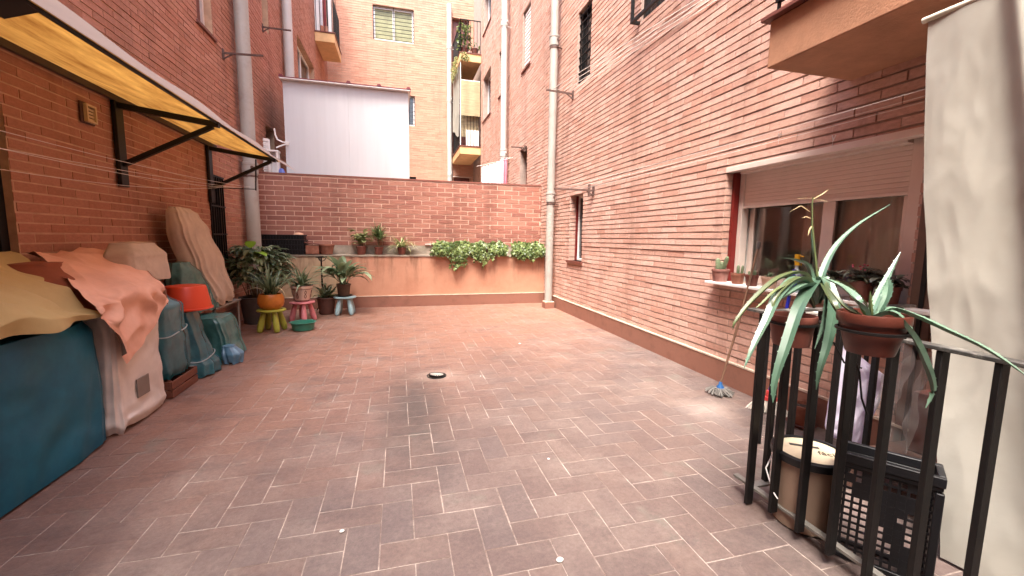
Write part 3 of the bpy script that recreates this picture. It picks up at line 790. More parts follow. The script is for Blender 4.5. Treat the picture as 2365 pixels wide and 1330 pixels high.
# --- aspidistra on blue stool
random.seed(9)
c = Vector((-.83, 6.87, .29))
t = thing('potted_plant', 'broad-leaved plant with one yellow leaf in a dark pot on the pale blue stool', 'potted plant', c)
make_pot(t, c, .105, .19, M('dark_mossy_pot', (.09, .05, .03), .8, .4, 9), .025, .75)
mb = MB(); mb.lathe([(.001, -.002), (.11, .0), (.125, .018), (.11, .012), (.001, .01)], c, 28); mb.build('saucer', BLACKP, t)
mb = MB()
for i in range(52):
    a = U(0, 6.28); blade(mb, c + Vector((U(-.05, .05), U(-.05, .05), .17)), a, U(.75, 1.5), U(.40, .64), U(.040, .060), U(.9, 2.3), 11, .22, 1, U(-.4, .4))
mb.build('foliage', LF_DARK, t)
mb = MB(); blade(mb, c + Vector((.06, 0, .17)), -.25, .95, .52, .022, 1.3, 12, .1, 1); mb.build('yellow_leaf', LF_DRY, t)
# --- tall stand and its trailing plant
c = Vector((-1.19, 7.22, .004))
t = thing('plant_stand', 'thin black metal plant stand before the beige part of the planter', 'plant stand', c)
mb = MB(); mb.tube([c, c + Vector((0, 0, .86))], .012, 10); mb.build('pole', BLACK, t)
mb = MB(); mb.lathe([(.07, .86), (.085, .865), (.085, .88), (.07, .88)], c, 24); mb.build('ring', BLACK, t)
for k in range(3):
    a = k * 2.09 + .3; mb = MB(); mb.tube([c + Vector((0, 0, .09)), c + Vector((.10 * math.cos(a), .10 * math.sin(a), .06)), c + Vector((.15 * math.cos(a), .15 * math.sin(a), .008))], .008, 6); mb.build('foot', BLACK, t)
    mb = MB(); mb.tube([c + Vector((0, 0, .80)), c + Vector((.05 * math.cos(a), .05 * math.sin(a), .82)), c + Vector((.075 * math.cos(a), .075 * math.sin(a), .862))], .006, 6); mb.build('arm', BLACK, t)
c = Vector((-1.10, 6.98, .004))
t = thing('potted_plant', 'low dark plant in a brown pot on the floor between pink and blue stools', 'potted plant', c)
make_pot(t, c, .14, .26, M('brown_pot', (.12, .05, .035), .7, .3, 6))
mb = MB()
for i in range(46): a = U(0, 6.28); blade(mb, c + Vector((U(-.06, .06), U(-.06, .06), .24)), a, U(.2, 1.4), U(.20, .42), U(.016, .028), U(.5, 2.0), 9, .3, 0)
mb.build('foliage', LF_DARK, t)

# --- things on the ledge
def tray(loc, label, rz=0):
    t = thing('stacking_tray', label, 'tray', loc, 'black trays stacked on the ledge')
    x, y, z = loc
    mb = MB()
    for a, b, c_, d in ((-.36, .36, -.11, -.10), (-.36, .36, .10, .11), (-.36, -.35, -.099, .099), (.35, .36, -.099, .099)): mb.box(x + a, x + b, y + c_, y + d, z + .002, z + .072)
    mb.box(x - .349, x + .349, y - .099, y + .099, z + .002, z + .010)
    mb.box(x - .372, x + .372, y - .122, y - .1105, z + .060, z + .078)
    mb.box(x - .372, x + .372, y + .1105, y + .122, z + .060, z + .078)
    for i in range(17): xx = x - .34 + i * .0425; mb.box(xx - .005, xx + .005, y - .119, y - .111, z + .006, z + .059)
    mb.build('tray', BLACKP, t, bevel=.002); return t
tray((-1.84, 7.62, .90), 'black slatted plastic tray at the bottom of its stack on the ledge')
tray((-1.845, 7.615, .98), 'black slatted plastic tray in the middle of its stack on the ledge')
tray((-1.84, 7.62, 1.06), 'black slatted plastic tray second from the top of its stack on the ledge')
tray((-1.85, 7.615, 1.14), 'black slatted plastic tray topmost of its stack on the ledge')
mb = MB(); mb.lathe([(.001, 0), (.07, .0), (.065, .02), (.03, .035), (.001, .037)], (-1.58, 7.60, 1.222), 20, wob=.01)
tag(mb.build('clay_saucer', M('peach_clay', (.52, .30, .20), .8), loc=(-1.58, 7.6, 1.222)), 'upturned peach saucer lying on top of the black trays', 'saucer')
mb = MB()
T_ = Matrix.Translation((-1.37, 7.60, .90))
for a, b, c_, d, e, f in ((-.09, .09, -.09, .09, .002, .012), (-.095, .095, -.1, -.085, .012, .15), (-.095, .095, .085, .1, .012, .15), (-.1, -.085, -.085, .085, .012, .15), (.085, .1, -.085, .085, .012, .15)): mb.box(a, b, c_, d, e, f, T_)
t = thing('planter_box', 'square terracotta box with a tilted lid right of the black trays', 'planter box', (-1.37, 7.6, .9)); mb.build('box', TERRA, t, bevel=.004)
mb = MB(); mb.box(-.12, .12, -.11, .11, 0, .012, Matrix.Translation((-1.36, 7.6, 1.075)) @ Matrix.Rotation(.13, 4, 'Y')); mb.build('lid', TERRAD, t, bevel=.003)
mb = MB(); mb.lathe(pot_prof(.125, .17, .035), (-1.165, 7.61, .902), 30, wob=.004)
tag(mb.build('flower_pot', TERRA, loc=(-1.165, 7.61, .902)), 'empty terracotta pot on the ledge right of the terracotta box', 'flower pot')

random.seed(21)
def ledge_pot(x, r, h, label, kind):
    c = Vector((x, 7.585, .902)); t = thing('potted_plant', label, 'potted plant', c, 'small pots on the ledge'); make_pot(t, c, r, h, TERRAD, .022)
    mb = MB(); top = c + Vector((0, 0, h - .02))
    if kind == 0:
        st = MB()
        for i in range(7):
            a = U(0, 6.28); p = top + Vector((math.cos(a) * .02, math.sin(a) * .02, 0)); q = p + Vector((math.cos(a) * U(.02, .09), math.sin(a) * U(.02, .06), U(.14, .30))); st.tube([p, q], .005, 5)
            for k in range(9):
                s = U(.35, 1); blade(mb, p.lerp(q, s), U(0, 6.28), U(-.1, .8), U(.10, .16), U(.034, .052), .8, 5, .2, 2)
        st.build('stems', STEM, t); mb.build('foliage', LF_PALE, t)
    elif kind == 1:
        st = MB()
        for i in range(5):
            q = top + Vector((U(-.03, .03), U(-.03, .03), U(.12, .24))); st.tube([top, q], .006, 5)
            for k in range(26): blade(mb, q, U(0, 6.28), U(.1, 1.5), U(.20, .36), U(.007, .011), U(.3, 1.4), 7, .2, 0)
        st.build('stems', STEM, t); mb.build('foliage', LF_MID, t)
    else:
        for i in range(60): blade(mb, top + Vector((U(-.02, .02), U(-.02, .02), 0)), U(0, 6.28), U(.2, 1.4), U(.24, .42), U(.011, .017), U(1.0, 2.8), 8, .2, 0)
        mb.build('foliage', LF_PALE, t)
    return t
ledge_pot(-.615, .085, .14, 'round-leaved variegated plant in a small pot, leftmost planted pot on the ledge', 0)
ledge_pot(-.33, .078, .13, 'wispy upright fine-leaved plant in a small pot on the ledge', 1)
ledge_pot(.05, .078, .125, 'arching spider plant in a small pot left of the ivy on the ledge', 2)

def ivy(name_lab, x0, x1, hang, n, npots, seed):
    random.seed(seed); c = Vector(((x0 + x1) / 2, 7.60, .902))
    t = thing('ivy_planter', name_lab, 'ivy', c)
    for k in range(npots):
        w = (x1 - x0) / npots; a = x0 + w * k + .04; b = a + w - .08
        mb = MB(); P = [(a + .015, 7.52, .902), (b - .015, 7.52, .902), (b - .015, 7.68, .902), (a + .015, 7.68, .902), (a, 7.505, 1.02), (b, 7.505, 1.02), (b, 7.70, 1.02), (a, 7.70, 1.02)]
        mb.add(P, [(3, 2, 1, 0), (4, 5, 6, 7), (0, 1, 5, 4), (1, 2, 6, 5), (2, 3, 7, 6), (3, 0, 4, 7)]); mb.build('trough', TERRAD, t, bevel=.006)
    mb = MB(); st = MB()
    for i in range(n):
        x = U(x0, x1); L = hang(x) * U(.5, 1); p = Vector((x, 7.60, 1.03)); pts = [p.copy()]
        hump = U(.02, .11); k = 12; dxx = U(-.10, .10)
        for j in range(1, k + 1):
            s = j / k
            if s < .4: q = Vector((x + dxx * s, 7.60 - .17 * (s / .4), 1.03 + hump * math.sin(math.pi * s / .4)))
            else: q = Vector((x + dxx * s, 7.43 - .03 * math.sin((s - .4) * 5), 1.03 - (L + .06) * (s - .4) / .6))
            pts.append(q)
        st.tube(pts, .0025, 4, False)
        for j in range(2, k + 1):
            for r_ in range(2):
                q = pts[j].lerp(pts[j - 1], rnd()) + Vector((U(-.03, .03), U(-.035, .02), U(-.02, .025))); s_ = U(.014, .040)
                a = U(-2.6, -.5); up = U(-.3, .9)
                f = Vector((math.cos(a) * math.cos(up), math.sin(a) * math.cos(up), math.sin(up))); rt = f.cross(Vector((0, 0, 1))).normalized(); dn = rt.cross(f).normalized()
                if dn.z > 0: dn = -dn
                V = lambda u, v, h=0: q + rt * u * s_ + dn * v * s_ + f * h * s_
                mb.add([V(0, -.55, .1), V(.75, -.45), V(1, .1, -.15), V(.45, .35), V(0, 1.15, -.25), V(-.45, .35), V(-1, .1, -.15), V(-.75, -.45), V(0, 0, .22)], [(8, k_, (k_ + 1) % 8) for k_ in range(8)])
    st.build('vines', STEM, t); mb.build('foliage', LF_IVY, t); return t
ivy('large ivy spilling in two long tongues over the middle of the planter ledge', .62, 1.92, lambda x: .07 + .28 * math.exp(-((x - .98) / .10) ** 2) + .32 * math.exp(-((x - 1.50) / .10) ** 2) + .05 * math.exp(-((x - 1.2) / .3) ** 2), 92, 3, 31)
ivy('smaller ivy on the right end of the ledge beside the corner drainpipe', 2.02, 2.60, lambda x: .10 + .10 * math.exp(-((x - 2.3) / .15) ** 2), 52, 2, 32)

# --- basin, drain, crumbs
c = Vector((-1.205, 5.82, .005))
t = thing('basin', 'round green plastic basin on the floor before the pink stool', 'basin', c)
mb = MB(); mb.lathe([(.001, 0), (.118, 0), (.126, .006), (.138, .085), (.142, .092), (.156, .098), (.158, .103), (.150, .105), (.136, .100), (.133, .09), (.122, .014), (.001, .012)], c, 40, sx=1.0); mb.build('bowl', M('green_plastic', (.035, .20, .14), .35, .1, 5), t)
mb = MB(); mb.lathe([(.126, .055), (.001, .056)], c, 30); mb.build('water', M('still_water', (.02, .07, .05), .03, .1, 3, spec=.8), t)
c = Vector((.30, 3.60, .006))
t = thing('floor_drain', 'small tilted round metal drain cover in the middle of the tiled floor', 'floor drain', c)
mb = MB(); mb.lathe([(.085, -.002), (.085, .002), (.075, .0025)], c, 30); mb.box(c.x - .0, c.x + .0, c.y, c.y, 0, 0); mb.build('hole', DARK, t)
TT = Matrix.Translation((0, 0, -.010)) @ Matrix.Rotation(.08, 4, 'Y') @ Matrix.Rotation(-.12, 4, 'X')
mb = MB(); mb.lathe([(.001, .018), (.058, .018), (.060, .020), (.064, .020)], c, 36, T=TT)
mb.build('cover', M('worn_steel', (.40, .37, .33), .6, .25, 12), t)
mb = MB()
for k in range(26):
    a = k * 6.283 / 26
    for s in (.063,):
        p = TT @ Vector((math.cos(a) * s, math.sin(a) * s, .0235)) + c; mb.box(p.x - .0035, p.x + .0035, p.y - .0035, p.y + .0035, p.z - .002, p.z + .001)
mb.lathe([(.064, .012), (.071, .014), (.071, .019), (.0695, .0205), (.064, .0205)], c, 36, T=TT)
mb.build('slotted_rim', BLACK, t)
def crumb(u, v, s, lab, seed=0):
    random.seed(seed); p = at(u, v, 2, .006)
    mb = MB(); mb.lathe([(.001, 0), (s, .0), (s * 1.05, s * .4), (s * .6, s * .9), (.001, s * .95)], p, 9, sx=1.3, wob=s * .5)
    return tag(mb.build('crumb', M('chalk', (.75, .72, .68), .9), loc=p), lab, 'debris', 'white crumbs scattered on the tiles')
crumb(1293, 1294, .010, 'largest white crumb, on the tiles nearest the camera', 1)
crumb(1200, 794, .009, 'white crumb on the far half of the tiled floor', 2)
crumb(790, 1227, .007, 'thin white crumb left of centre on the near tiles', 3)
crumb(1267, 1060, .005, 'small white crumb on the right of centre tiles', 4)
crumb(1110, 869, .005, 'small white crumb right of the floor drain', 5)
# ================================================================== LEFT SIDE: COVERED THINGS
def sgnp(v, e): return math.copysign(abs(v) ** e, v)
def shroud(mb, keys, nz=44, nt=110, amp=.006, fold=.010, nf=9, seed=0, crease=.005, bot=0, fs=1.0, top=True):
    zs = [k[0] for k in keys]
    def K(z):
        for i in range(len(keys) - 1):
            if z <= keys[i + 1][0] or i == len(keys) - 2:
                a, b = keys[i], keys[i + 1]; t = (z - a[0]) / max(1e-6, b[0] - a[0]); t = max(0, min(1, t)); t2 = t * t * (3 - 2 * t)
                return [a[k] + (b[k] - a[k]) * (t2 if k < 6 else t) for k in range(1, 6)]
    z0, z1 = zs[0], zs[-1]; sv = Vector((seed * 3.7, seed * 1.3, seed * 2.1))
    rows = []
    for i in range(nz + 1):
        s = i / nz; z = z0 + (z1 - z0) * (s if s < .8 else .8 + .2 * math.sin((s - .8) / .2 * math.pi / 2)); rows.append(z)
    for cap in ([.93, .75, .5, .25, .02] if top else []): rows.append(('c', cap))
    vs = []
    for r_ in rows:
        sc = 1
        if isinstance(r_, tuple): sc = r_[1]; z = z1 + .012 * (1 - sc)
        else: z = r_
        cx, cy, rx, ry, e = K(min(z, z1))
        for j in range(nt):
            th = 2 * math.pi * j / nt; x = rx * sgnp(math.cos(th), 2 / e) * sc; y = ry * sgnp(math.sin(th), 2 / e) * sc
            p = Vector((x, y, z)); q = p * fs
            n1 = noise.noise(q * 4 + sv); n2 = 1 - abs(noise.noise(Vector((q.x * 11, q.y * 11, q.z * 6)) + sv)) * 2 + .5 * (1 - 2 * abs(noise.noise(Vector((q.x * 24 + q.z * 8, q.y * 24, q.z * 12)) - sv)))
            hfac = 1 - (z - z0) / max(.01, z1 - z0)
            ph = nf * th * .5 + 3.4 * noise.noise(Vector((z * 1.6, seed, math.cos(th)))) + 1.3 * math.sin(th + seed) + seed
            g_ = (1 - 2 * abs(math.sin(ph))) * (.6 + .8 * noise.noise(Vector((th * 1.3, seed, z * 1.2))))
            d = amp * n1 + crease * (n2 - .5) * .5 + fold * 1.3 * g_ * (.25 + .75 * hfac)
            nn = Vector((x / max(rx, .01), y / max(ry, .01), 0))
            if nn.length > .01: nn.normalize()
            zz = z + (amp * .8 * noise.noise(q * 6 + sv * 2) if sc < 1 or hfac < .1 else 0)
            if bot and hfac > .92: zz += bot * noise.noise(Vector((th * 2.2, seed, 1)))
            vs.append((cx + x + nn.x * d, cy + y + nn.y * d, zz))
    n = len(rows)
    mb.add(vs, [(i * nt + j, i * nt + (j + 1) % nt, (i + 1) * nt + (j + 1) % nt, (i + 1) * nt + j) for i in range(n - 1) for j in range(nt)])
    if top: mb.add([vs[(n - 1) * nt + j] for j in range(nt)], [tuple(range(nt))])
BLUE_T = M('dark_blue_tarp', (.003, .075, .145), .5, .4, 2, spec=.25, col2=(.012, .12, .18), crs=(2.2, .035), dirt=(.03, .13, .16), dirt_amt=.5)
TEAL_T = translucent_mat('teal_plastic_cover', (.022, .13, .16), .45, 4, .12, .20, gloss=.2, crs=(4, .016))
TEAL_L = translucent_mat('sea_green_plastic_cover', (.06, .19, .18), .45, 5, .12, .22, gloss=.2, crs=(4, .016))
WRAP = translucent_mat('milky_plastic_wrap', (.78, .73, .66), .14, 3, .15, .38, gloss=.12, crs=(4, .018))
BEIGE_C = M('beige_canvas_cover', (.50, .42, .33), .85, .2, 4, crs=(4, .014), dirt=(.25, .18, .12), dirt_amt=.4)
PEACH = M('faded_orange_cloth', (.72, .41, .29), .9, .2, 3, crs=(4.5, .035), dirt=(.74, .50, .38), dirt_amt=.5)
TAN = M('tan_sheet', (.48, .38, .17), .85, .2, 3, crs=(3.2, .035), dirt=(.30, .21, .08), dirt_amt=.5)

mb = MB(); shroud(mb, [(.015, -1.90, 1.95, .275, .93, 9), (.30, -1.90, 1.95, .27, .925, 10), (.66, -1.90, 1.95, .275, .93, 9), (.72, -1.90, 1.95, .262, .915, 6)], amp=.014, fold=.006, nf=11, seed=1, crease=.008, bot=.03, fs=.6, nt=200)
tag(mb.build('covered_storage_box', BLUE_T, loc=(-1.9, 1.95, 0), sharp=180), 'long low box wrapped in dark blue tarpaulin, nearest the camera on the left', 'covered box')
mb = MB(); mb.box(-2.1, -1.68, 1.1, 2.8, .004, .05); tag(mb.build('shade_board', DARK, loc=(-1.9, 1.95, 0)), 'added near-black board painting the shade under the blue tarpaulin box', 'shade_board')  # near-black board stands in for the shadow under the hem
t = thing('wrapped_appliance', 'white box-shaped appliance wrapped in milky plastic, under the orange cloth', 'appliance', (-1.88, 3.17, 0))
mb = MB(); shroud(mb, [(.01, -1.885, 3.165, .262, .262, 10), (.06, -1.885, 3.165, .285, .285, 8), (.12, -1.885, 3.165, .272, .268, 9), (.80, -1.885, 3.165, .268, .265, 12), (.85, -1.885, 3.165, .25, .25, 7)], amp=.008, fold=.004, nf=14, seed=2, crease=.012, bot=.03, nt=180)
mb.build('wrap', WRAP, t, sharp=180)
p = at(333, 890, 0, -1.598)
mb = MB(); mb.box(-1.606, -1.600, p.y - .065, p.y + .065, p.z - .06, p.z + .06); mb.build('label_patch', M('grey_label', (.22, .18, .15), .7), t)

# orange cloth draped over the appliance
def hem(y):
    pts = [(2.50, .80), (2.72, .74), (2.84, .62), (2.93, .43), (3.02, .47), (3.20, .56), (3.34, .66), (3.47, .74)]
    for (a, b), (c, d) in zip(pts, pts[1:]):
        if y <= c: return b + (d - b) * (y - a) / (c - a)
    return .74
def cloth_o(u, v):
    sk = max(0, 1 - u / .45); y = 2.70 + .50 * sk + (.76 - .08 * sk) * v
    top = .865 + .03 * math.exp(-((y - 3.1) / .12) ** 2)
    if u < .45:
        s = u / .45; x = -2.17 + .585 * s; z = top + .20 - .25 * s ** 1.6 + .015 * math.sin(9 * y + 3 * s)
        z += .022 * (1 - 2 * abs(noise.noise(Vector((x * 5, y * 6, 1)))))
    else:
        s = (u - .45) / .55; hz = hem(y); zt = top - .05; z = zt + (hz - zt) * s
        x = -1.585 + .012 * s
        sw = math.sin((z * 17 + 26 * (y - 3.02) ** 2 * 2.2) * 1.25)          # swag folds hanging between the corners
        x += .042 * (1 - 2 * abs(math.sin(.5 * (z * 17 + 57 * (y - 3.05) ** 2) * 1.25 + .8 * noise.noise(Vector((y * 4, z * 3, 1)))))) * math.sin(math.pi * min(1, s * 1.2)) * (.5 + noise.noise(Vector((y * 3, z * 3, 4))) * .6) + .014 * noise.noise(Vector((y * 9, z * 7, 2)))
        if y < 2.90: x += .03
    return Vector((x, y + .012 * noise.noise(Vector((u * 6, v * 8, 9))), z))
mb = MB(); mb.grid(cloth_o, 70, 90)
def end_o(u, v):
    a = cloth_o(v * .45 if v < 1 else .45, 1.0); return a + Vector((0, .012 * math.sin(v * 20) * u + .01, -.10 * u * (1 + .4 * math.sin(v * 9))))
mb.grid(end_o, 6, 30)
tag(mb.build('draped_cloth', PEACH, loc=(-1.9, 3, .85), sharp=180), 'crumpled orange pink cloth draped over the wrapped appliance', 'cloth')
mb = MB(); shroud(mb, [(.74, -1.88, 2.90, .24, .24, 3), (.88, -1.92, 2.94, .20, .22, 2.5), (1.03, -2.02, 3.02, .12, .14, 2)], nz=16, nt=60, seed=7)
tag(mb.build('cloth_bundle', M('rust_cloth', (.24, .07, .035), .9), loc=(-1.92, 2.72, .8), sharp=180), 'dark rust bundle heaped between the tan sheet and orange cloth', 'bundle')

# tan sheet over the blue box
def cloth_t(u, v):
    y = 1.15 + (1.60 + .34 * max(0, 1 - u / .55)) * v
    lim = 1 - .30 * max(0, (v - .62) / .38)
    hgt = 1.09 + .02 * math.sin(y * 8)
    if u < .55:
        s = u / .55; x = -2.16 + .52 * s; z = hgt - (hgt - .80 - .10 * math.exp(-((y - 2.3) / .2) ** 2)) * s ** 1.3 + .03 * (1 - 2 * abs(noise.noise(Vector((x * 4, y * 4, 5)))))
    else:
        s = (u - .55) / .45; x = -1.64 + .07 * min(1, s * 2) ; zt = .80 + .10 * math.exp(-((y - 2.3) / .2) ** 2); hz = .755 + .012 * math.sin(y * 7)
        z = zt + (hz - zt) * s; x += .028 * math.sin(y * 16 + z * 9) * s + .02 * noise.noise(Vector((y * 5, z * 6, 3)))
    for k_ in range(3):
        dd = (y - (1.9 + .33 * k_)) - (x + 2.0) * .9; z += (.016 * math.exp(-(dd / .05) ** 2) - .020 * math.exp(-((dd - .10) / .05) ** 2)) * (1 if u < .55 else .4)
    return Vector((x, y, z))
mb = MB(); mb.grid(cloth_t, 70, 150)
tag(mb.build('tan_sheet', TAN, loc=(-1.9, 2, .75), sharp=180), 'yellowish tan sheet thrown over the blue tarpaulin box', 'sheet')
p = at(133, 747, 0, -1.57)
mb = MB(); mb.box(p.x - .004, p.x + .004, -.012, .012, -.035, .035, Matrix.Translation((0, p.y, p.z)) @ Matrix.Rotation(.9, 4, 'X'))
tag(mb.build('red_peg', M('red_plastic', (.45, .05, .02), .4), loc=p), 'small red clip on the hem of the tan sheet', 'clip')
mb = MB(); shroud(mb, [(1.05, -1.80, 2.24, .10, .14, 2.2), (1.12, -1.80, 2.26, .12, .16, 2.2), (1.2, -1.80, 2.26, .08, .10, 2)], nz=14, nt=40, amp=.006, fold=.002, crease=.004, seed=5)
tag(mb.build('green_bundle', M('green_cushion', (.09, .17, .085), .8, .15), loc=(-1.8, 2.25, 1.05), sharp=180), 'soft green bundle at the left edge on top of the tan sheet', 'bundle')

# covered chair back
t = thing('covered_chair_back', 'beige canvas-covered chair back standing up behind the orange cloth', 'covered chair', (-1.87, 3.78, .86))
mb = MB(); shroud(mb, [(.86, -1.84, 3.70, .10, .235, 7), (1.04, -1.87, 3.73, .105, .225, 6), (1.13, -1.90, 3.75, .09, .17, 3.2)], nz=40, nt=120, amp=.006, fold=.003, crease=.004, seed=4, bot=.01, nf=9)
mb.build('cover', BEIGE_C, t, sharp=180)
for dy in (-.06, .06):
    mb = MB(); mb.tube([(-1.86, 3.82 + dy, .10), (-1.86, 3.82 + dy, .9)], .012, 10); mb.build('post', M('chrome_post', (.5, .48, .45), .25, .1, metal=.9), t)
# blue plastic bags and covers
C = [
 ('covered_stack', TEAL_T, 'tall thing hooded in dark blue plastic on a wooden crate, beside the wrapped appliance', [(.135, -1.80, 3.70, .155, .17, 4), (.20, -1.80, 3.70, .175, .19, 4), (.42, -1.80, 3.70, .175, .19, 3.5), (.50, -1.80, 3.70, .158, .175, 4), (.66, -1.80, 3.70, .16, .175, 4), (.74, -1.81, 3.69, .10, .12, 3)], 3, (.014, .008, 7)),
 ('covered_stool', TEAL_T, 'tall dark blue plastic cover flaring at the floor, under the red tub', [(.02, -1.72, 4.13, .17, .20, 2.6), (.10, -1.73, 4.12, .175, .20, 2.6), (.17, -1.75, 4.10, .15, .165, 2.6), (.40, -1.77, 4.08, .13, .14, 2.6), (.56, -1.78, 4.07, .115, .125, 2.6)], 6, (.016, .010, 6)),
 ('covered_low_box', TEAL_L, 'low box under sea-green plastic, right of the red tub', [(.02, -1.76, 4.66, .22, .22, 5), (.20, -1.78, 4.66, .20, .205, 6), (.36, -1.80, 4.64, .195, .20, 6), (.42, -1.81, 4.63, .18, .18, 5)], 8, (.016, .008, 9)),
 ('plastic_bundle', M('pale_blue_plastic', (.10, .22, .32), .3, .4, 6), 'small knotted pale blue plastic bundle at the foot of the sea-green cover', [(.01, -1.53, 4.42, .07, .09, 2.2), (.09, -1.53, 4.42, .085, .10, 2.2), (.17, -1.56, 4.42, .05, .06, 2)], 9, (.018, .010, 6)),
 ('covered_round_thing', TEAL_L, 'arched thing under teal plastic leaning behind the red tub', [(.45, -1.98, 4.78, .15, .36, 3), (.65, -1.98, 4.74, .14, .30, 2.6), (.82, -1.98, 4.66, .12, .20, 2.3), (.94, -1.98, 4.58, .08, .10, 2)], 10, (.014, .010, 8)),
]
for nm, mt, lb, ks, sd_, (cr, fo, nf) in C:
    mb = MB(); shroud(mb, ks, amp=.008, fold=fo * 1.25, nf=int(nf * 1.4) + 2, seed=sd_, crease=cr * .4, bot=.03, nt=160)
    o_ = tag(mb.build(nm, mt, loc=(ks[0][1], ks[0][2], 0), sharp=180), lb, 'covered thing')
    zt_ = {'covered_stack': (.47, .172, .186, 3.6, -1.80, 3.70), 'covered_stool': (.165, .158, .178, 2.6, -1.748, 4.102)}.get(nm)
    if zt_:
        z_, rx_, ry_, e_, cx_, cy_ = zt_; mb = MB()
        mb.tube([(cx_ + (rx_ + .008) * sgnp(math.cos(a_ / 8), 2 / e_), cy_ + (ry_ + .008) * sgnp(math.sin(a_ / 8), 2 / e_), z_ + .02 * math.sin(a_ / 4)) for a_ in range(51)], .0045, 6)
        mb.build('highlight_cord', M('pale_highlight', (.30, .38, .38), .5), o_)  # invented cord whose pale colour paints in a highlight line
t = thing('wooden_crate', 'reddish slatted wooden crate on the floor under the blue plastic hood', 'crate', (-1.80, 3.70, .004))
WOOD = M('reddish_wood', (.16, .055, .03), .75, .3, 6, stretch=(1, 1, 8), bmp=.003)
mb = MB()
for z in (.006, .072): mb.box(-1.625, -1.615, 3.50, 3.90, z, z + .056); mb.box(-1.985, -1.975, 3.50, 3.90, z, z + .056); mb.box(-1.974, -1.626, 3.50, 3.51, z, z + .056); mb.box(-1.974, -1.626, 3.89, 3.90, z, z + .056)
mb.build('slats', WOOD, t, bevel=.002)
for x in (-1.64, -1.97):
    for y in (3.515, 3.87): mb = MB(); mb.box(x - .012 if x > -1.8 else x, x + .012, y, y + .015, .004, .134); mb.build('corner_post', WOOD, t)
c = Vector((-1.74, 4.10, .575))
t = thing('plastic_tub', 'bright red plastic tub turned upside down on the dark blue cover', 'tub', c)
mb = MB(); mb.lathe([(.178, 0), (.186, .004), (.186, .014), (.176, .018), (.146, .185), (.138, .198), (.10, .203), (.001, .201)], c, 44); mb.build('tub', M('red_orange_plastic', (.62, .055, .015), .38, .06, 4), t)
# tall beige parasol/chair cover leaning on the wall
mb = MB(); shroud(mb, [(.48, -1.93, 5.20, .10, .33, 3), (.55, -1.94, 5.17, .13, .335, 3), (.9, -1.98, 5.05, .12, .33, 3.2), (1.25, -2.02, 4.93, .10, .29, 3.2), (1.40, -2.04, 4.88, .08, .23, 3), (1.455, -2.05, 4.85, .05, .17, 2.5)], nz=60, nt=180, amp=.008, fold=.022, nf=13, seed=12, crease=.006, bot=.06)
tag(mb.build('covered_parasol', BEIGE_C, loc=(-2, 5, .48), sharp=180), 'tall folded parasol in a creased beige cover leaning on the left wall', 'covered parasol')
t = thing('side_table', 'low grey metal table under the beige parasol cover', 'table', (-2.0, 5.30, .004))
GM = M('grey_painted_metal', (.26, .24, .21), .45, .2, 5)
mb = MB(); mb.box(-2.16, -1.84, 4.95, 5.68, .425, .445); mb.build('tabletop', GM, t, bevel=.004)
for x in (-2.13, -1.87):
    for y in (4.98, 5.65): mb = MB(); mb.tube([(x, y, .006), (x, y, .425)], .012, 8); mb.build('leg', GM, t)
mb = MB(); mb.lathe([(.001, 0), (.03, 0), (.03, .035), (.001, .04)], (-1.90, 5.35, .447), 16); tag(mb.build('dark_jar', BLACKP, loc=(-1.9, 5.35, .447)), 'small dark jar on the grey table by the beige cover', 'jar')

# ================================================================== AWNING
t = thing('awning', 'long sloping awning with stained yellow underside over the left wall', 'awning', (XL, 4, 2.3))
AWN = translucent_mat('yellow_awning_underside', (.64, .37, .085), .15, 3.2, .66, .6, dark=(.26, .10, .015), stretch=(2.4, .55, 1))
AWN_W = translucent_mat('pale_awning_edge', (.50, .42, .38), .05, 3, .5, .6)
def aw(u, v):        # u wall->front, v along
    y = -1.4 + (6.16 + 1.4) * v; xf = -1.44 - .03 * v; x = (XL + .02) * (1 - u) + xf * u  # unseen near end, lengthened to deepen the shade under the awning
    sag = -.035 * math.sin(math.pi * u) * abs(math.sin(math.pi * (y - 4.27) / 1.75))
    return Vector((x, y + .10 * u * (v > .98), 2.325 - .165 * u + sag - .004))
mb = MB(); mb.grid(aw, 12, 80); mb.build('canopy', AWN, t, sharp=180)
def aw2(u, v):
    y = -1.4 + (6.18 + 1.4) * v; y += u * .42 * v ** 8
    x = -1.455 - .03 * v + (.215 - .075 * v) * u; z = 2.162 - .040 * u - .010 * math.sin(y * 5) * u - .035 * v * u
    return Vector((x, y, z))
mb = MB(); mb.grid(aw2, 6, 80); mb.build('outer_strip', AWN_W, t, sharp=180)
mb = MB(); mb.bar((-1.462, -1.4, 2.150), (-1.490, 6.15, 2.150), .014, .018); mb.build('front_bar', BLACK, t)
mb = MB(); mb.bar((XL + .03, -1.4, 2.285), (XL + .03, 6.2, 2.285), .03, .045); mb.build('wall_rail', M('brown_rail', (.05, .03, .02), .7), t)
mb = MB(); mb.grid(lambda u, v: Vector((-1.46 - .14 * u, .3 + 2.1 * v, 2.148 - .03 * math.sin(math.pi * v) - .05 * u)), 4, 20); mb.build('dark_flap', M('dark_flap', (.02, .012, .008), .9), t)
for y in (4.27, 5.99):
    mb = MB()
    mb.box(XL + .012, XL + .045, y - .05, y + .05, 1.585, 2.262)
    mb.build('wall_plate', BLACK, t, bevel=.004)
    mb = MB(); mb.bar((XL + .03, y, 2.235), (-1.47, y, 2.135), .045); mb.build('arm', BLACK, t)
    mb = MB(); mb.bar((XL + .03, y, 1.76), (-1.52, y, 2.12), .036); mb.build('brace', BLACK, t)
t = thing('rod_frame', 'thin black rod frame hanging from the far end of the awning, holding clotheslines', 'clothesline frame', (-1.72, 5.99, 1.78))
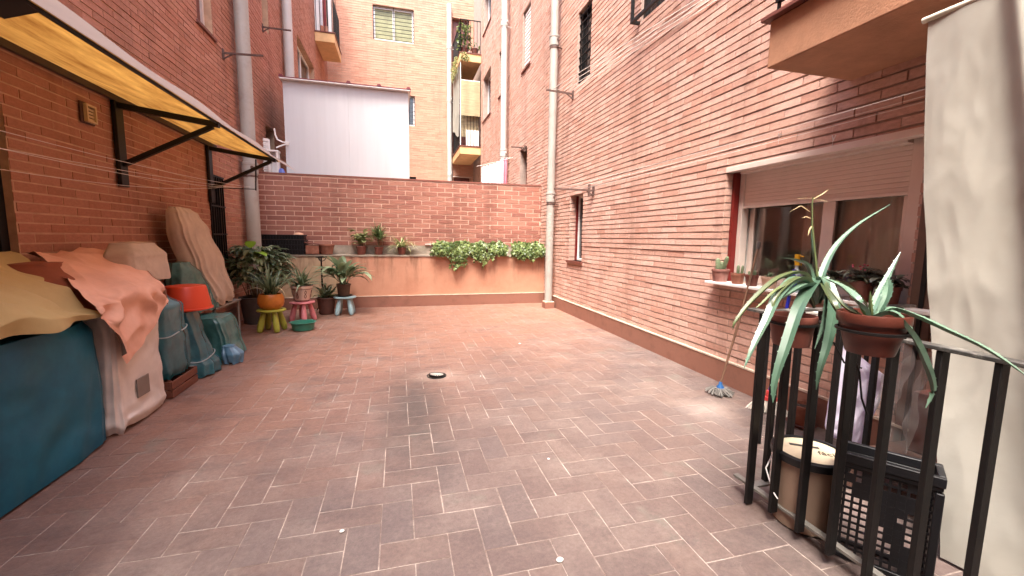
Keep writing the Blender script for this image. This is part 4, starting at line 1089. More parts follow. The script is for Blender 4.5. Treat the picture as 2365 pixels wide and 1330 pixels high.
mb = MB(); mb.bar((-1.72, 6.03, 1.76), (-1.70, 6.03, 2.14), .014); mb.build('rod', BLACK, t)
mb = MB(); mb.bar((-2.2, 6.03, 1.775), (-1.73, 6.03, 1.775), .010); mb.build('crossbar', BLACK, t)
# wall lamp
c = Vector((XL, 3.93, 2.075)); t = thing('wall_vent', 'small square louvred beige vent on the left wall under the awning', 'vent', c)
VB = M('beige_plastic', (.55, .42, .25), .6, .1)
mb = MB(); mb.box(XL + .009, XL + .022, 3.86, 4.00, 2.0, 2.15); mb.build('backplate', M('brown_backplate', (.07, .03, .02), .7), t, bevel=.003)
mb = MB()
for a, b, c_, d in ((3.885, 3.992, 2.012, 2.025), (3.885, 3.992, 2.125, 2.14), (3.885, 3.900, 2.025, 2.125), (3.978, 3.992, 2.025, 2.125)): mb.box(XL + .0225, XL + .045, a, b, c_, d)
mb.build('rim', VB, t)
for i in range(4): z = 2.034 + i * .024; mb = MB(); mb.bar((XL + .030, 3.9005, z), (XL + .030, 3.9775, z), .004, .016); mb.build('louvre', VB, t)

# ================================================================== CLOTHESLINES
def bracket(label, wall, y, z, xe, plate=.05, ze=0):
    t = thing('clothesline_bracket', label, 'bracket', (wall, y, z), 'rusty clothesline brackets')
    s = -1 if wall > 0 else 1
    mb = MB(); mb.box(*sorted((wall + s * .009, wall + s * .02)), y - .03, y + .03, z - plate * 1.6, z + plate); mb.build('plate', RUST, t)
    mb = MB(); mb.bar((wall + s * .02, y, z), (xe, y, z + ze), .022); mb.build('arm', RUST, t)
    mb = MB(); mb.bar((wall + s * .02, y, z - plate * 1.4), (wall + s * .12, y, z - .005), .014); mb.build('gusset', RUST, t)
    return t
bracket('rusty bracket on the left wall above the awning, reaching past the drainpipe', XL, 6.70, 3.60, -1.73, ze=.02)
bracket('rusty bracket on the left wall above and beyond the back wall', XL, 8.60, 4.78, -1.76, ze=0)
bracket('rusty bracket high on the right wall holding white lines, above the small window', XR, 6.34, 3.44, 2.21, ze=.02)
b_ = bracket('rusty bracket low on the right wall near the small red window', XR, 5.50, 1.888, 2.06)
mb = MB(); mb.bar((2.58, 5.50, 1.80), (2.58, 5.50, 1.97), .028); mb.build('upright', RUST, b_)
bracket('rusty bracket on the right wall beyond the back wall', XR, 8.90, 3.14, 2.34)
def line(label, a, b, sag, grp, r=.0022):
    a = Vector(a); b = Vector(b); mb = MB()
    mb.tube([a.lerp(b, i / 16) + Vector((0, 0, -sag * 4 * (i / 16) * (1 - i / 16))) for i in range(17)], r, 5)
    return tag(mb.build('clothesline', LINE, loc=a), label, 'clothesline', grp)
for k, (x, xb, zb) in enumerate(((2.30, 2.25, 2.98), (2.40, 2.36, 3.03), (2.50, 2.47, 3.10), (2.60, 2.58, 3.17))):
    line('one of four white lines strung from the high right bracket towards the camera', (x, 6.34, 3.475), (x + .16 - .03 * k, 1.2, 3.0 + .03 * k), .01, 'four high white clotheslines on the right', .0042)
for k, (x, xb, zb) in enumerate(((2.12, 2.16, 1.83), (2.28, 2.34, 1.86), (2.45, 2.55, 1.90))):
    line('one of three thin lines running from the low right bracket over the big window', (x, 5.50, 1.90), (xb, .4, zb + .03), .03, 'three low clotheslines on the right', .0016)
for k, (xb, za, zb, sg) in enumerate(((-1.80, 1.80, 1.68, .05), (-1.90, 1.79, 1.64, .09), (-2.0, 1.79, 1.60, .03), (-2.08, 1.79, 1.57, .12))):
    line('one of four thin lines sagging along the left wall under the awning', (-1.78 - .09 * k, 6.03, za), (xb, 1.5, zb), sg, 'thin clotheslines under the awning', .0019)
# clothes pegs near the big window
for i, (u, v) in enumerate(((1800, 312), (1925, 318))):
    p = at(u, v, 0, 2.30 if i == 0 else 2.33)
    mb = MB(); mb.tube([p + Vector((.003, .01, .015)), p + Vector((0, 0, -.015)), p + Vector((0, -.012, .012))], .003, 5); mb.tube([p, p + Vector((0, .003, -.05))], .0015, 5)
    tag(mb.build('wire_hook', WHITE, loc=p), ('white wire hook on a low line, left of two' if i == 0 else 'white wire hook on a low line over the shutter'), 'hook')

# ================================================================== BEYOND THE BACK WALL
LAUN = M('white_laundry', (.80, .80, .86), .85, .05, 4)
for i, (x0, x1, zt, zb, m_, lab) in enumerate(((1.86, 2.02, 2.82, 2.3, LAUN, 'white cloth, leftmost on the washing line beyond the back wall'), (2.03, 2.20, 2.88, 2.3, LAUN, 'white cloth in the middle of the washing line beyond the back wall'), (2.20, 2.36, 2.95, 2.3, LAUN, 'white cloth nearest the pipe on the washing line beyond the back wall'), (2.37, 2.46, 3.02, 2.4, M('pink_laundry', (.75, .25, .32), .85), 'pink cloth hanging at the right end of the washing line'))):
    mb = MB(); mb.grid(lambda u, v: Vector((x0 + (x1 - x0) * v, 9.7 + .03 * math.sin(v * 13 + i) * (.3 + u), zt + .05 * v - (zt - zb) * u)), 10, 24)
    tag(mb.build('hanging_cloth', m_, loc=(x0, 9.7, zb), sharp=180), lab, 'laundry', 'laundry on the line beyond the wall')
line('washing line with white laundry beyond the back wall', (1.75, 9.7, 2.83), (2.6, 9.7, 3.08), .01, 'washing line beyond the wall', .004)
t = thing('louvred_door', 'old white louvred door with timber edge leaning behind the back wall', 'door', (-2.15, 8.0, 2.2))
TIM = M('raw_timber', (.42, .24, .10), .8, .25, 8)
TL = Matrix.Translation((-2.19, 8.0, 0)) @ Matrix.Rotation(.5, 4, 'Z') @ Matrix.Rotation(-.09, 4, 'X')
mb = MB(); mb.box(.0, .035, 0, .04, 1.0, 2.93, TL); mb.build('timber_post', TIM, t)
mb = MB(); mb.box(.04, .06, 0, .03, 1.0, 2.90, TL); mb.box(.20, .22, 0, .03, 1.0, 2.86, TL); mb.box(.06, .20, 0, .03, 2.82, 2.87, TL); mb.build('door_frame', WHITE, t)
mb = MB()
for i in range(24): mb.box(.06, .20, .006 + 0, .02, 2.0 + i * .034, 2.0 + i * .034 + .028, TL)
mb.build('louvre_panel', WHITE, t)
t = thing('shelf_unit', 'white plastic shelf piled behind the back wall left of the shed', 'shelf', (-2.0, 8.15, 2.2))
mb = MB(); mb.box(-2.10, -1.93, 8.05, 8.2, 2.60, 2.63); mb.build('top', WHITE, t, bevel=.003)
mb = MB(); mb.box(-2.09, -2.06, 8.06, 8.19, 1.6, 2.60); mb.box(-1.97, -1.94, 8.06, 8.19, 1.6, 2.60); mb.box(-2.06, -1.97, 8.17, 8.19, 1.6, 2.60); mb.build('frame', WHITE, t)
mb = MB(); mb.tube([(-2.02, 8.25, 3.02), (-2.01, 8.25, 2.92), (-1.98, 8.25, 2.84), (-1.90, 8.25, 2.80), (-1.80, 8.25, 2.80)], .014, 8)
mb.tube([(-2.0, 8.25, 2.70), (-1.95, 8.25, 2.73), (-1.85, 8.25, 2.77), (-1.80, 8.25, 2.77)], .014, 8)
tag(mb.build('hose', WHITE, loc=(-2, 8.25, 2.7)), 'white bent hose sticking out left of the shed', 'hose')
mb = MB(); shroud(mb, [(2.0, -1.90, 8.1, .05, .05, 2.2), (2.25, -1.90, 8.1, .06, .05, 2.2), (2.33, -1.9, 8.1, .03, .03, 2)], nz=12, nt=30); tag(mb.build('blue_bag', M('blue_bag', (.10, .15, .45), .5), loc=(-1.9, 8.1, 2.0)), 'blue bag peeping over the back wall beside the shed', 'bag')
# upper right balcony plants
random.seed(44)
def balc_plant(lab, c, r, h, n, m_):
    t = thing('potted_plant', lab, 'potted plant', c); make_pot(t, Vector(c), r, .22, TERRAD)
    mb = MB()
    for i in range(n): blade(mb, Vector(c) + Vector((U(-.2, .2), U(-.1, .1), .2 + U(0, h))), U(0, 6.28), U(-.5, .8), U(.1, .18), U(.02, .035), 1.5, 5, .2, 2)
    mb.build('foliage', m_, t)
balc_plant('leafy green plant on the upper far balcony, its trailers over the edge', (2.15, 14.25, 7.04), .13, .75, 190, LF_IVY)
balc_plant('dark pot with sparse leaves on the right of the upper far balcony', (2.48, 14.2, 7.04), .12, .2, 14, LF_MID)
mb = MB()
for i in range(120):
    y = U(13.98, 15.3); z = 7.0 - U(0, .5); blade(mb, (1.93 + U(-.03, .01), y, z), U(2.5, 3.8), U(-1, .3), .12, .03, 1, 4, .2, 2)
for i in range(60): blade(mb, (U(1.97, 2.25), 13.90, 7.0 - U(0, .22)), U(-2.2, -1), U(-1, .3), .09, .025, 1, 4, .2, 2)
tag(mb.build('trailing_plant', LF_PALE, loc=(1.95, 14, 6.8)), 'yellow-green creeper trailing down the corner of the upper far balcony', 'plant')
# washing on the upper left balcony
for i, (cc_, a, b) in enumerate((((.70, .70, .74), -2.10, -2.02), ((.30, .05, .06), -2.01, -1.93), ((.12, .09, .09), -1.92, -1.86))):
    mb = MB(); mb.grid(lambda u, v: Vector((a + (b - a) * v, 14.05 + .015 * math.sin(v * 9), 8.2 - .9 * u)), 6, 8)
    tag(mb.build('hanging_cloth', M('balcony_cloth', cc_, .9), loc=(a, 14.05, 7.3), sharp=180), ('white', 'dark red', 'brown')[i] + ' cloth hanging on the upper left balcony', 'laundry', 'laundry on the upper left balcony')
# ================================================================== RIGHT SIDE
# --- curtain tarp
def tarp(u, v):     # v across from the far edge towards the camera, u down
    z = 2.085 - 2.07 * u
    y = 1.295 - .28 * u - v * .85
    x = 2.05 - .05 * u * (1 - v) + .10 * u * v
    fv = .34 + .06 * u + .03 * math.sin(u * 4)
    f = .010 * math.sin(v * 11 + 2 * u) + .040 * math.exp(-((v - fv + .025) / .045) ** 2) - .030 * math.exp(-((v - fv - .045) / .036) ** 2) + .006 * noise.noise(Vector((v * 4, u * 3, 1))) + .002 * (1 - 2 * abs(noise.noise(Vector((v * 14 + u * 9, u * 12 - v * 5, 3)))))
    f += .005 * (1 - 2 * abs(noise.noise(Vector((v * 6 + u * 3, u * 6, 7))))) * (.5 + 1.3 * u) + .02 * math.sin(u * 9 - v * 12) * max(0, u - .5)
    return Vector((x - f, y + .02 * math.sin(u * 5), z - .02 * v * 0 - .006 * math.sin(v * 30) * (u < .02)))
TARP = translucent_mat('grey_beige_tarpaulin', (.40, .39, .355), .05, 1.1, .08, .6, dark=(.35, .33, .285), gloss=.06, bmp=.002)
t = thing('tarp_curtain', 'heavy grey-beige tarpaulin curtain hanging at the right edge behind the railing', 'curtain', (2.05, .5, .02))
mb = MB(); mb.grid(tarp, 110, 130); mb.build('curtain', TARP, t, sharp=180)
mb = MB(); mb.tube([(2.045, 1.31, 2.088), (2.045, .45, 2.088)], .012, 10); mb.build('hem_rod', M('pale_hem', (.62, .60, .50), .5), t)
mb = MB(); mb.tube([tarp(i / 30, .37) + Vector((-.004, 0, 0)) for i in range(31)], .0035, 6); mb.build('shadow_seam', M('seam_shadow', (.20, .16, .12), .8), t)  # dark line paints the soft shadow along the seam fold

# --- black railing round the corner of the steps
RX = 1.53
t = thing('railing', 'black metal railing with a pale bottom strip in the right foreground', 'railing', (RX, .9, 0))
for i in range(12):
    y = 1.455 - i * .1255; mb = MB(); mb.box(RX - .018, RX + .018, y - .008, y + .008, .008 if i == 0 else .05, .894); mb.build('bar', BLACK, t, bevel=.002)
for i in range(7):
    x = RX + .135 + i * .125; mb = MB(); mb.box(x - .012, x + .012, 1.488, 1.512, .075, .885); mb.build('bar', BLACK, t, bevel=.002)
mb = MB(); mb.box(RX - .022, RX + .022, .02, 1.53, .894, .906); mb.box(RX + .022, 2.50, 1.482, 1.522, .886, .898); mb.build('top_rail', M('worn_black_rail', (.05, .048, .045), .3, .4, 12, dirt=(.45, .42, .38), dirt_sc=14, dirt_amt=.6), t, bevel=.002)
mb = MB(); mb.box(RX + .017, RX + .045, .02, 1.57, .072, .084); mb.box(RX + .045, 1.70, 1.470, 1.51, .064, .074); mb.build('bottom_rail', M('grey_flat_iron', (.20, .19, .17), .5, .3, 9, dirt=(.06, .05, .04), dirt_sc=7), t, bevel=.001)
# --- aloe pots hung on the rail
def holder(t, c, r, h):
    mb = MB(); mb.lathe([(r, h - .006), (r + .006, h - .003), (r + .006, h + .003), (r, h + .004)], c, 32)
    mb.bar(Vector(c) + Vector((r, 0, h)), Vector((RX - .01, c[1], .91)), .008); mb.build('wire_holder', BLACK, t)
def aloe_leaf(mb, pts, w, th=.55):
    P = [Vector(p) for p in pts]
    # smooth through the points
    out = []
    n = len(P)
    for i in range(n - 1):
        p0 = P[max(i - 1, 0)]; p1 = P[i]; p2 = P[i + 1]; p3 = P[min(i + 2, n - 1)]
        for k in range(6):
            s = k / 6; out.append(.5 * ((2 * p1) + (p2 - p0) * s + (2 * p0 - 5 * p1 + 4 * p2 - p3) * s * s + (3 * p1 - p0 - 3 * p2 + p3) * s ** 3))
    out.append(P[-1]); N = len(out)
    ws = []
    for i in range(N):
        s = i / (N - 1); k = (.72 + .28 * math.sin(min(1, s * 3) * math.pi / 2)) * (1 - s ** 2.2) ** .9
        ws.append(max(.0012, (1.12 if w > .0158 else 1.0) * w * k * (1 + .07 * noise.noise(Vector((s * 5, w * 90, 0))))))
    b0 = len(mb.v)
    mb.ribbon(out, ws, .32, thick=th)
    # tiny marginal teeth
    for i in range(3, N - 3, 2):
        for sd_ in (0, 2):
            a = Vector(mb.v[b0 + i * 5 + sd_]); cvec = Vector(mb.v[b0 + i * 5 + 1]); o_ = (a - cvec).normalized(); tng = (out[i + 1] - out[i - 1]).normalized()
            mb.add([a + tng * .003, a - tng * .003, a + o_ * .0028 + tng * .001], [(0, 1, 2)])
def L_(*p): return [at(u, v, 1, y) for u, v, y in p]
random.seed(71)
c1 = Vector((1.435, 1.235, .815))
t = thing('potted_aloe', 'aloe with long drooping grey-green leaves in the left pot hung on the railing', 'potted aloe', c1)
make_pot(t, c1, .080, .115, TERRAD, .025, .74); holder(t, c1, .077, .085)
mb = MB(); Y = 1.235
for pts, w in ((L_((1885, 700, Y), (1890, 640, Y), (1850, 700, 1.15), (1815, 800, 1.10), (1790, 880, 1.08), (1785, 930, 1.07)), .0215),
               (L_((1893, 690, Y), (1905, 650, 1.2), (1925, 700, 1.15), (1915, 780, 1.12), (1895, 850, 1.10), (1885, 900, 1.09)), .020),
               (L_((1880, 700, Y), (1850, 640, 1.2), (1800, 680, 1.15), (1770, 740, 1.12), (1740, 800, 1.1), (1718, 852, 1.09)), .018),
               (L_((1885, 695, Y), (1900, 640, 1.2), (1912, 690, 1.17), (1905, 740, 1.16), (1882, 805, 1.15)), .016),
               (L_((1880, 690, Y), (1872, 655, 1.2), (1840, 665, 1.16), (1805, 690, 1.14)), .017),
               (L_((1890, 690, Y), (1900, 630, 1.26), (1930, 570, 1.30), (1980, 520, 1.32), (2056, 472, 1.34)), .014),
               (L_((1885, 700, Y), (1870, 620, 1.24), (1840, 600, 1.22), (1806, 595, 1.2)), .011),
               (L_((1890, 690, Y), (1885, 620, 1.25), (1876, 560, 1.27), (1874, 500, 1.28)), .010)):
    aloe_leaf(mb, pts, w)
mb.build('leaves', LF_ALOE, t, sharp=50)
mb = MB()
for pts, w in ((L_((1880, 700, Y), (1860, 632, 1.22), (1800, 640, 1.2), (1740, 690, 1.18), (1700, 740, 1.17), (1692, 762, 1.17)), .012),
               (L_((1880, 700, Y), (1865, 645, 1.2), (1825, 650, 1.16), (1790, 690, 1.14), (1785, 725, 1.13)), .013),
               (L_((1885, 695, Y), (1890, 640, 1.25), (1920, 690, 1.1), (1950, 745, 1.05), (1985, 778, 1.0)), .014),
               (L_((1880, 710, Y), (1850, 655, 1.2), (1800, 665, 1.15), (1760, 700, 1.13), (1745, 712, 1.13)), .008),
               (L_((1895, 690, Y), (1940, 650, 1.3), (1990, 690, 1.34), (2010, 720, 1.36)), .012)):
    aloe_leaf(mb, pts, w)
mb.build('old_leaves', LF_ALOE2, t, sharp=50)
mb = MB()
st = L_((1890, 660, Y), (1882, 580, 1.25), (1876, 520, 1.26), (1876, 470, 1.27), (1878, 455, 1.27)); mb.tube(st, [.005, .004, .003, .0025, .002], 7)
mb.build('flower_stalk', LF_ALOE2, t)
mb = MB()
for pts in (((1878, 458, 1.27), (1845, 458, 1.27), (1842, 457, 1.26)), ((1878, 460, 1.27), (1900, 448, 1.28), (1914, 437, 1.28)), ((1878, 460, 1.27), (1900, 463, 1.26), (1912, 465, 1.26)), ((1872, 490, 1.27), (1850, 475, 1.27), (1824, 489, 1.26)), ((1874, 505, 1.27), (1862, 500, 1.27), (1852, 504, 1.27)), ((1876, 520, 1.26), (1870, 530, 1.26), (1866, 545, 1.26))):
    P = L_(*pts); mb.ribbon([P[0], P[0].lerp(P[1], .6), P[1], P[2]], [.001, .0035, .0035, .0006], .2)
mb.build('stalk_tips', LF_DRY, t)
c2 = Vector((1.375, .92, .872))
t = thing('potted_aloe', 'sparse aloe with wide arching leaves in the bigger terracotta pot on the railing', 'potted aloe', c2)
make_pot(t, c2, .089, .122, M('wet_terracotta', (.095, .024, .015), .42, .2, 7, bmp=.001), .030, .66); holder(t, c2, .084, .07)
mb = MB(); Y = .90
for pts, w in ((L_((2020, 728, Y), (2060, 712, .88)) + [at(2120, 730, 0, 1.42), at(2190, 762, 0, 1.44), at(2270, 800, 0, 1.46), at(2330, 838, 0, 1.465), at(2400, 890, 0, 1.47)], .0125),
               (L_((2020, 730, Y), (2065, 722, .86), (2110, 770, .82), (2140, 840, .80), (2155, 900, .80), (2138, 942, .80)), .0155),
               (L_((2025, 725, Y), (2045, 690, .90), (2052, 660, .91), (2050, 640, .92)), .014),
               (L_((2005, 728, Y), (1980, 690, .92), (1945, 660, 1.0), (1900, 640, 1.1)), .013),
               (L_((2012, 722, Y), (2030, 680, .92), (2055, 630, .94), (2080, 582, .95)), .011)):
    aloe_leaf(mb, pts, w)
mb.build('leaves', LF_ALOE, t, sharp=50)
mb = MB()
for pts, w in ((L_((2012, 728, Y), (2010, 700, .9), (2010, 672, .9)), .006), (L_((2000, 732, Y), (1975, 722, .92), (1945, 700, .97), (1915, 665, 1.02)), .011)):
    aloe_leaf(mb, pts, w)
mb.build('old_leaves', LF_ALOE2, t, sharp=50)
mb = MB(); mb.tube(L_((1925, 790, 1.1), (1950, 838, 1.09), (1990, 850, 1.07)), .003, 6); mb.tube(L_((1940, 740, 1.1), (1985, 860, 1.07), (1990, 920, 1.07), (2003, 958, 1.06)), .0035, 6)
tag(mb.build('withered_stalk', BLACK, loc=(1.5, 1.1, .8)), 'withered dark stalk hanging between the railing bars below the aloes', 'stalk')

# --- paint bucket
c = Vector((1.675, 1.305, .006))
t = thing('paint_bucket', 'cream paint bucket with black-rimmed lid reading facil, behind the railing', 'bucket', c)
mb = MB(); mb.lathe([(.001, 0), (.112, 0), (.116, .004), (.128, .285), (.134, .287), (.134, .30), (.128, .302)], c, 48); mb.build('body', M('beige_bucket', (.30, .21, .155), .5, .15, 4, dirt=(.14, .09, .06)), t)
mb = MB(); mb.lathe([(.129, .285), (.140, .287), (.143, .30), (.143, .318), (.136, .322), (.126, .322), (.123, .316), (.121, .316)], c, 48); mb.build('lid_rim', BLACKP, t)
mb = MB(); mb.lathe([(.124, .3145), (.001, .3150)], c, 40); mb.build('lid', M('cream_lid', (.60, .50, .36), .5, .12, 5, dirt=(.38, .25, .12), dirt_sc=9, dirt_amt=.7), t)
mb = MB(); mb.tube([c + Vector((-.10, .085, .27)), c + Vector((-.15, .07, .22)), c + Vector((-.155, .02, .14)), c + Vector((-.15, -.0, .12))], .003, 6); mb.build('handle', WHITE, t)
d_ = (Vector((1.65, 1.2, 0)) - Vector((0, 0, 0))).normalized(); ang = -.62
mb = MB(); TT = Matrix.Translation(c + Vector((0, .02, .3155))) @ Matrix.Rotation(ang, 4, 'Z'); mb.box(-.055, .055, .015, .034, 0, .0008, TT); mb.build('lid_label', M('dark_label', (.05, .045, .04), .6), t)
cu = bpy.data.curves.new('lettering', 'FONT'); cu.body = 'fácil'; cu.size = .046; cu.extrude = .0004; cu.align_x = 'CENTER'
tmp = bpy.data.objects.new('lettering', cu); COL.objects.link(tmp); bpy.context.view_layer.update()
me = bpy.data.meshes.new_from_object(tmp); bpy.data.objects.remove(tmp)
mt = Matrix.Translation(Vector((.036, -.054, .3162))) @ Matrix.Rotation(ang, 4, 'Z')
me.transform(mt); me.materials.clear(); me.materials.append(BLACKP)
lo = bpy.data.objects.new('lettering', me); COL.objects.link(lo); lo.parent = t; ORG[lo] = c

# --- black perforated crate
t = thing('plastic_crate', 'tall black perforated plastic crate behind the railing before the tarpaulin', 'crate', (1.77, .93, .006))
CT = Matrix.Translation((1.715, 1.045, .006)) @ Matrix.Rotation(-.98, 4, 'Z')
W_, D_, H_ = .135, .055, .42
def perf(mb, T, w, h, cols, rows, th=.006, skip=()):
    cw = w * 2 / cols; rh = h / rows
    for i in range(cols + 1):
        x = -w + i * cw; mb.box(x - .0042, x + .0042, 0, th, 0, h, T)
    for j in range(rows + 1):
        z = j * rh
        mb.box(-w, w, .0005, th - .0005, z - .004, z + .004, T)
    for (i, j) in skip: mb.box(-w + i * cw, -w + (i + 1) * cw, .001, th - .001, j * rh, (j + 1) * rh, T)
random.seed(3)
for T2, w_ in ((Matrix.Translation((0, -D_, .02)), W_), (Matrix.Translation((W_, 0, .02)) @ Matrix.Rotation(math.pi / 2, 4, 'Z'), D_), (Matrix.Translation((-W_ + .006, 0, .02)) @ Matrix.Rotation(math.pi / 2, 4, 'Z'), D_)):
    cols = int(w_ * 2 / .023); sk = [(i, j) for i in range(cols) for j in range(14) if (j in (9, 10) and abs(i - cols / 2) < 4) or abs(i - cols * .5 + (j - 7) * .4) < 1.0 or rnd() < .06]
    mb = MB(); perf(mb, CT @ T2, w_, H_ - .05, cols, 14, skip=sk); mb.build('side', BLACKP, t)
mb = MB()
for z0_, z1_, o_ in ((H_ - .035, H_, .012), (H_ - .0345, H_ - .05, .008), (.0, .02, .004)):
    mb = MB()
    for a, b, c_, d in ((-W_ - o_, W_ + o_, -D_ - o_, -D_ + .008), (-W_ - o_, W_ + o_, D_ - .008, D_ + o_), (-W_ - o_, -W_ + .008, -D_ + .008, D_ - .008), (W_ - .008, W_ + o_, -D_ + .008, D_ - .008)): mb.box(a, b, c_, d, z0_, z1_, CT)
    mb.build('rim', BLACKP, t, bevel=.003)
for sx in (-1, 1):
    for sy in (-1, 1): mb = MB(); mb.box(sx * W_ - .012, sx * W_ + .012, sy * D_ - .012, sy * D_ + .012, .0, H_ - .056, CT); mb.build('corner_post', BLACKP, t, bevel=.004)

# --- lavender bag, brown carton, clear sheet, blue bottle
LAV = translucent_mat('lavender_plastic', (.84, .80, .96), .06, 3, .4, .35, gloss=.12, crs=(8, .006))
YBG = 1.56
LE = [at(*q, 1, YBG) for q in ((1937, 788), (1926, 860), (1915, 930), (1906, 985), (1912, 1010))]
RE = [at(*q, 1, YBG) for q in ((1965, 812), (2044, 868), (2030, 930), (2006, 985), (1996, 1034))]
def lerp_list(P, s):
    s *= len(P) - 1; i = min(int(s), len(P) - 2); return P[i].lerp(P[i + 1], s - i)
def bagf(side):
    def f(u, v):
        p = lerp_list(LE, u).lerp(lerp_list(RE, u), v); k = math.sin(math.pi * v) ** .5 * math.sin(math.pi * min(1, u * .9 + .1)) ** .5
        w_ = noise.noise(Vector((u * 6, v * 5, side))) * .016 + .010 * (1 - 2 * abs(noise.noise(Vector((u * 5, v * 9, side + 4)))))
        return p + Vector((0, side * .035 * k + w_ * k, .006 * math.sin(v * 9)))
    return f
t = thing('shopping_bag', 'lavender plastic bag hanging behind the railing under the aloes', 'bag', (2.27, YBG, .3))
mb = MB(); mb.grid(bagf(-1), 36, 36); mb.grid(bagf(1), 36, 36); mb.build('bag', LAV, t, sharp=180)
mb = MB(); mb.tube([LE[0], LE[0].lerp(RE[0], .4) + Vector((0, -.02, .07)), RE[0]], .005, 8); mb.build('handle', LAV, t)
CARD = M('brown_carton', (.11, .055, .04), .8, .3, 6)
t = thing('bench', 'low dark brown wooden bench with clutter behind the crate', 'bench', (2.40, 1.20, 0))
mb = MB(); mb.box(2.10, 2.58, .75, 1.45, .185, .205); mb.build('seat', CARD, t, bevel=.003)
for x in (2.13, 2.55):
    for y in (.78, 1.45): mb = MB(); mb.box(x - .02, x + .02, y - .02, y + .02, .006, .185); mb.build('leg', CARD, t)
mb = MB(); mb.box(2.38, 2.56, 1.20, 1.38, .207, .50); tag(mb.build('carton', M('dark_red_carton', (.13, .04, .03), .7), loc=(2.4, 1.35, .207), bevel=.004), 'dark red brown carton standing on the low bench', 'carton')
c = Vector((2.30, 1.12, .207))
t = thing('spray_bottle', 'dark blue plastic bottle lying behind the crate', 'bottle', c)
mb = MB(); mb.lathe([(.001, 0), (.035, 0), (.038, .01), (.038, .10), (.015, .13), (.015, .15), (.001, .15)], c, 24); mb.build('bottle', M('navy_plastic', (.01, .012, .22), .3, .1), t)
mb = MB(); mb.lathe([(.018, .15), (.018, .175), (.001, .176)], c, 18); mb.build('cap', M('navy_cap', (.02, .02, .3), .3), t)
CLEAR = translucent_mat('cloudy_clear_plastic', (.62, .62, .60), .2, 6, .35, .25, gloss=.14, transp=.72, bmp=.01)
mb = MB(); mb.grid(lambda u, v: Vector((2.24 + .17 * v * (.4 + .6 * u) - .05 * u, 1.40 - .10 * v + .03 * math.sin(v * 14 + u * 5), .70 - .62 * u + .04 * math.sin(v * 8)) ) + Vector((.03 * noise.noise(Vector((u * 6, v * 6, 2))), .03 * noise.noise(Vector((u * 5, v * 7, 8))), 0)), 40, 40)
tag(mb.build('plastic_sheet', CLEAR, loc=(2.2, 1.4, .1), sharp=180), 'crumpled cloudy clear plastic sheet beside the tarpaulin curtain', 'plastic sheet')

# --- mop and broom
p = Vector((2.43, 2.66, .006)); q = Vector((2.59, 2.56, 1.18))
t = thing('mop', 'string mop with thin wooden handle leaning on the right wall', 'mop', p)
mb = MB(); mb.tube([p + Vector((0, 0, .09)), p.lerp(q, .5) + Vector((.003, 0, 0)), q], [.009, .0085, .008], 10); mb.build('handle', M('worn_wood_handle', (.17, .09, .055), .7, .35, 5, stretch=(1, 1, .3)), t)
mb = MB(); mb.tube([q - (q - p).normalized() * .03, q + (q - p).normalized() * .025], .011, 10); mb.build('grip', M('dark_grip', (.06, .05, .05), .6), t)
mb = MB(); mb.lathe([(.001, .10), (.012, .098), (.015, .075), (.028, .058), (.030, .045), (.001, .045)], p, 20); mb.build('socket', M('blue_plastic', (.015, .09, .26), .4, .1), t)
mb = MB(); random.seed(8)
for i in range(110):
    a = U(0, 6.28); L = U(.06, .11); mb.tube([p + Vector((math.cos(a) * .03, math.sin(a) * .03, .05)), p + Vector((math.cos(a) * L * .6, math.sin(a) * L * .6, U(.025, .05))), p + Vector((math.cos(a + .2) * L, math.sin(a + .2) * L, U(.006, .02)))], .0045, 5)
mb.build('strings', M('grey_mop_string', (.14, .13, .12), .95, .3, 10, isl=.45), t)
p = Vector((2.50, 2.28, .006)); q = Vector((2.58, 2.24, 1.02))
t = thing('broom', 'broom with blue handle, red socket and pale bristles behind the railing', 'broom', p)
mb = MB(); mb.tube([p + Vector((0, 0, .12)), q], .011, 10); mb.build('handle', M('blue_handle', (.02, .03, .42), .35, .05), t)
mb = MB(); BT = Matrix.Translation(p) @ Matrix.Rotation(-1.05, 4, 'Z')
mb.box(-.05, .05, -.018, .018, .085, .115, BT); mb.box(-.016, .016, -.016, .016, .115, .16, BT); mb.build('socket', M('red_socket', (.55, .05, .05), .4), t, bevel=.004)
mb = MB()
for i in range(260):
    s = U(-.13, .13); dd = U(-.02, .02); a = BT @ Vector((s * .55, dd * .6, .088)); b = BT @ Vector((s * 1.05, dd * 2, U(.0, .008))); mb.tube([a, b], .0035, 4)
mb.build('bristles', M('pale_bristles', (.62, .58, .52), .9, .15, 10, isl=.3), t)
c = Vector((2.545, 2.06, .006)); t = thing('flower_pot', 'terracotta pot on a saucer on the floor against the right wall', 'flower pot', c)
make_pot(t, c + Vector((0, 0, .012)), .075, .13, TERRA, .025); saucer(t, c, .09)

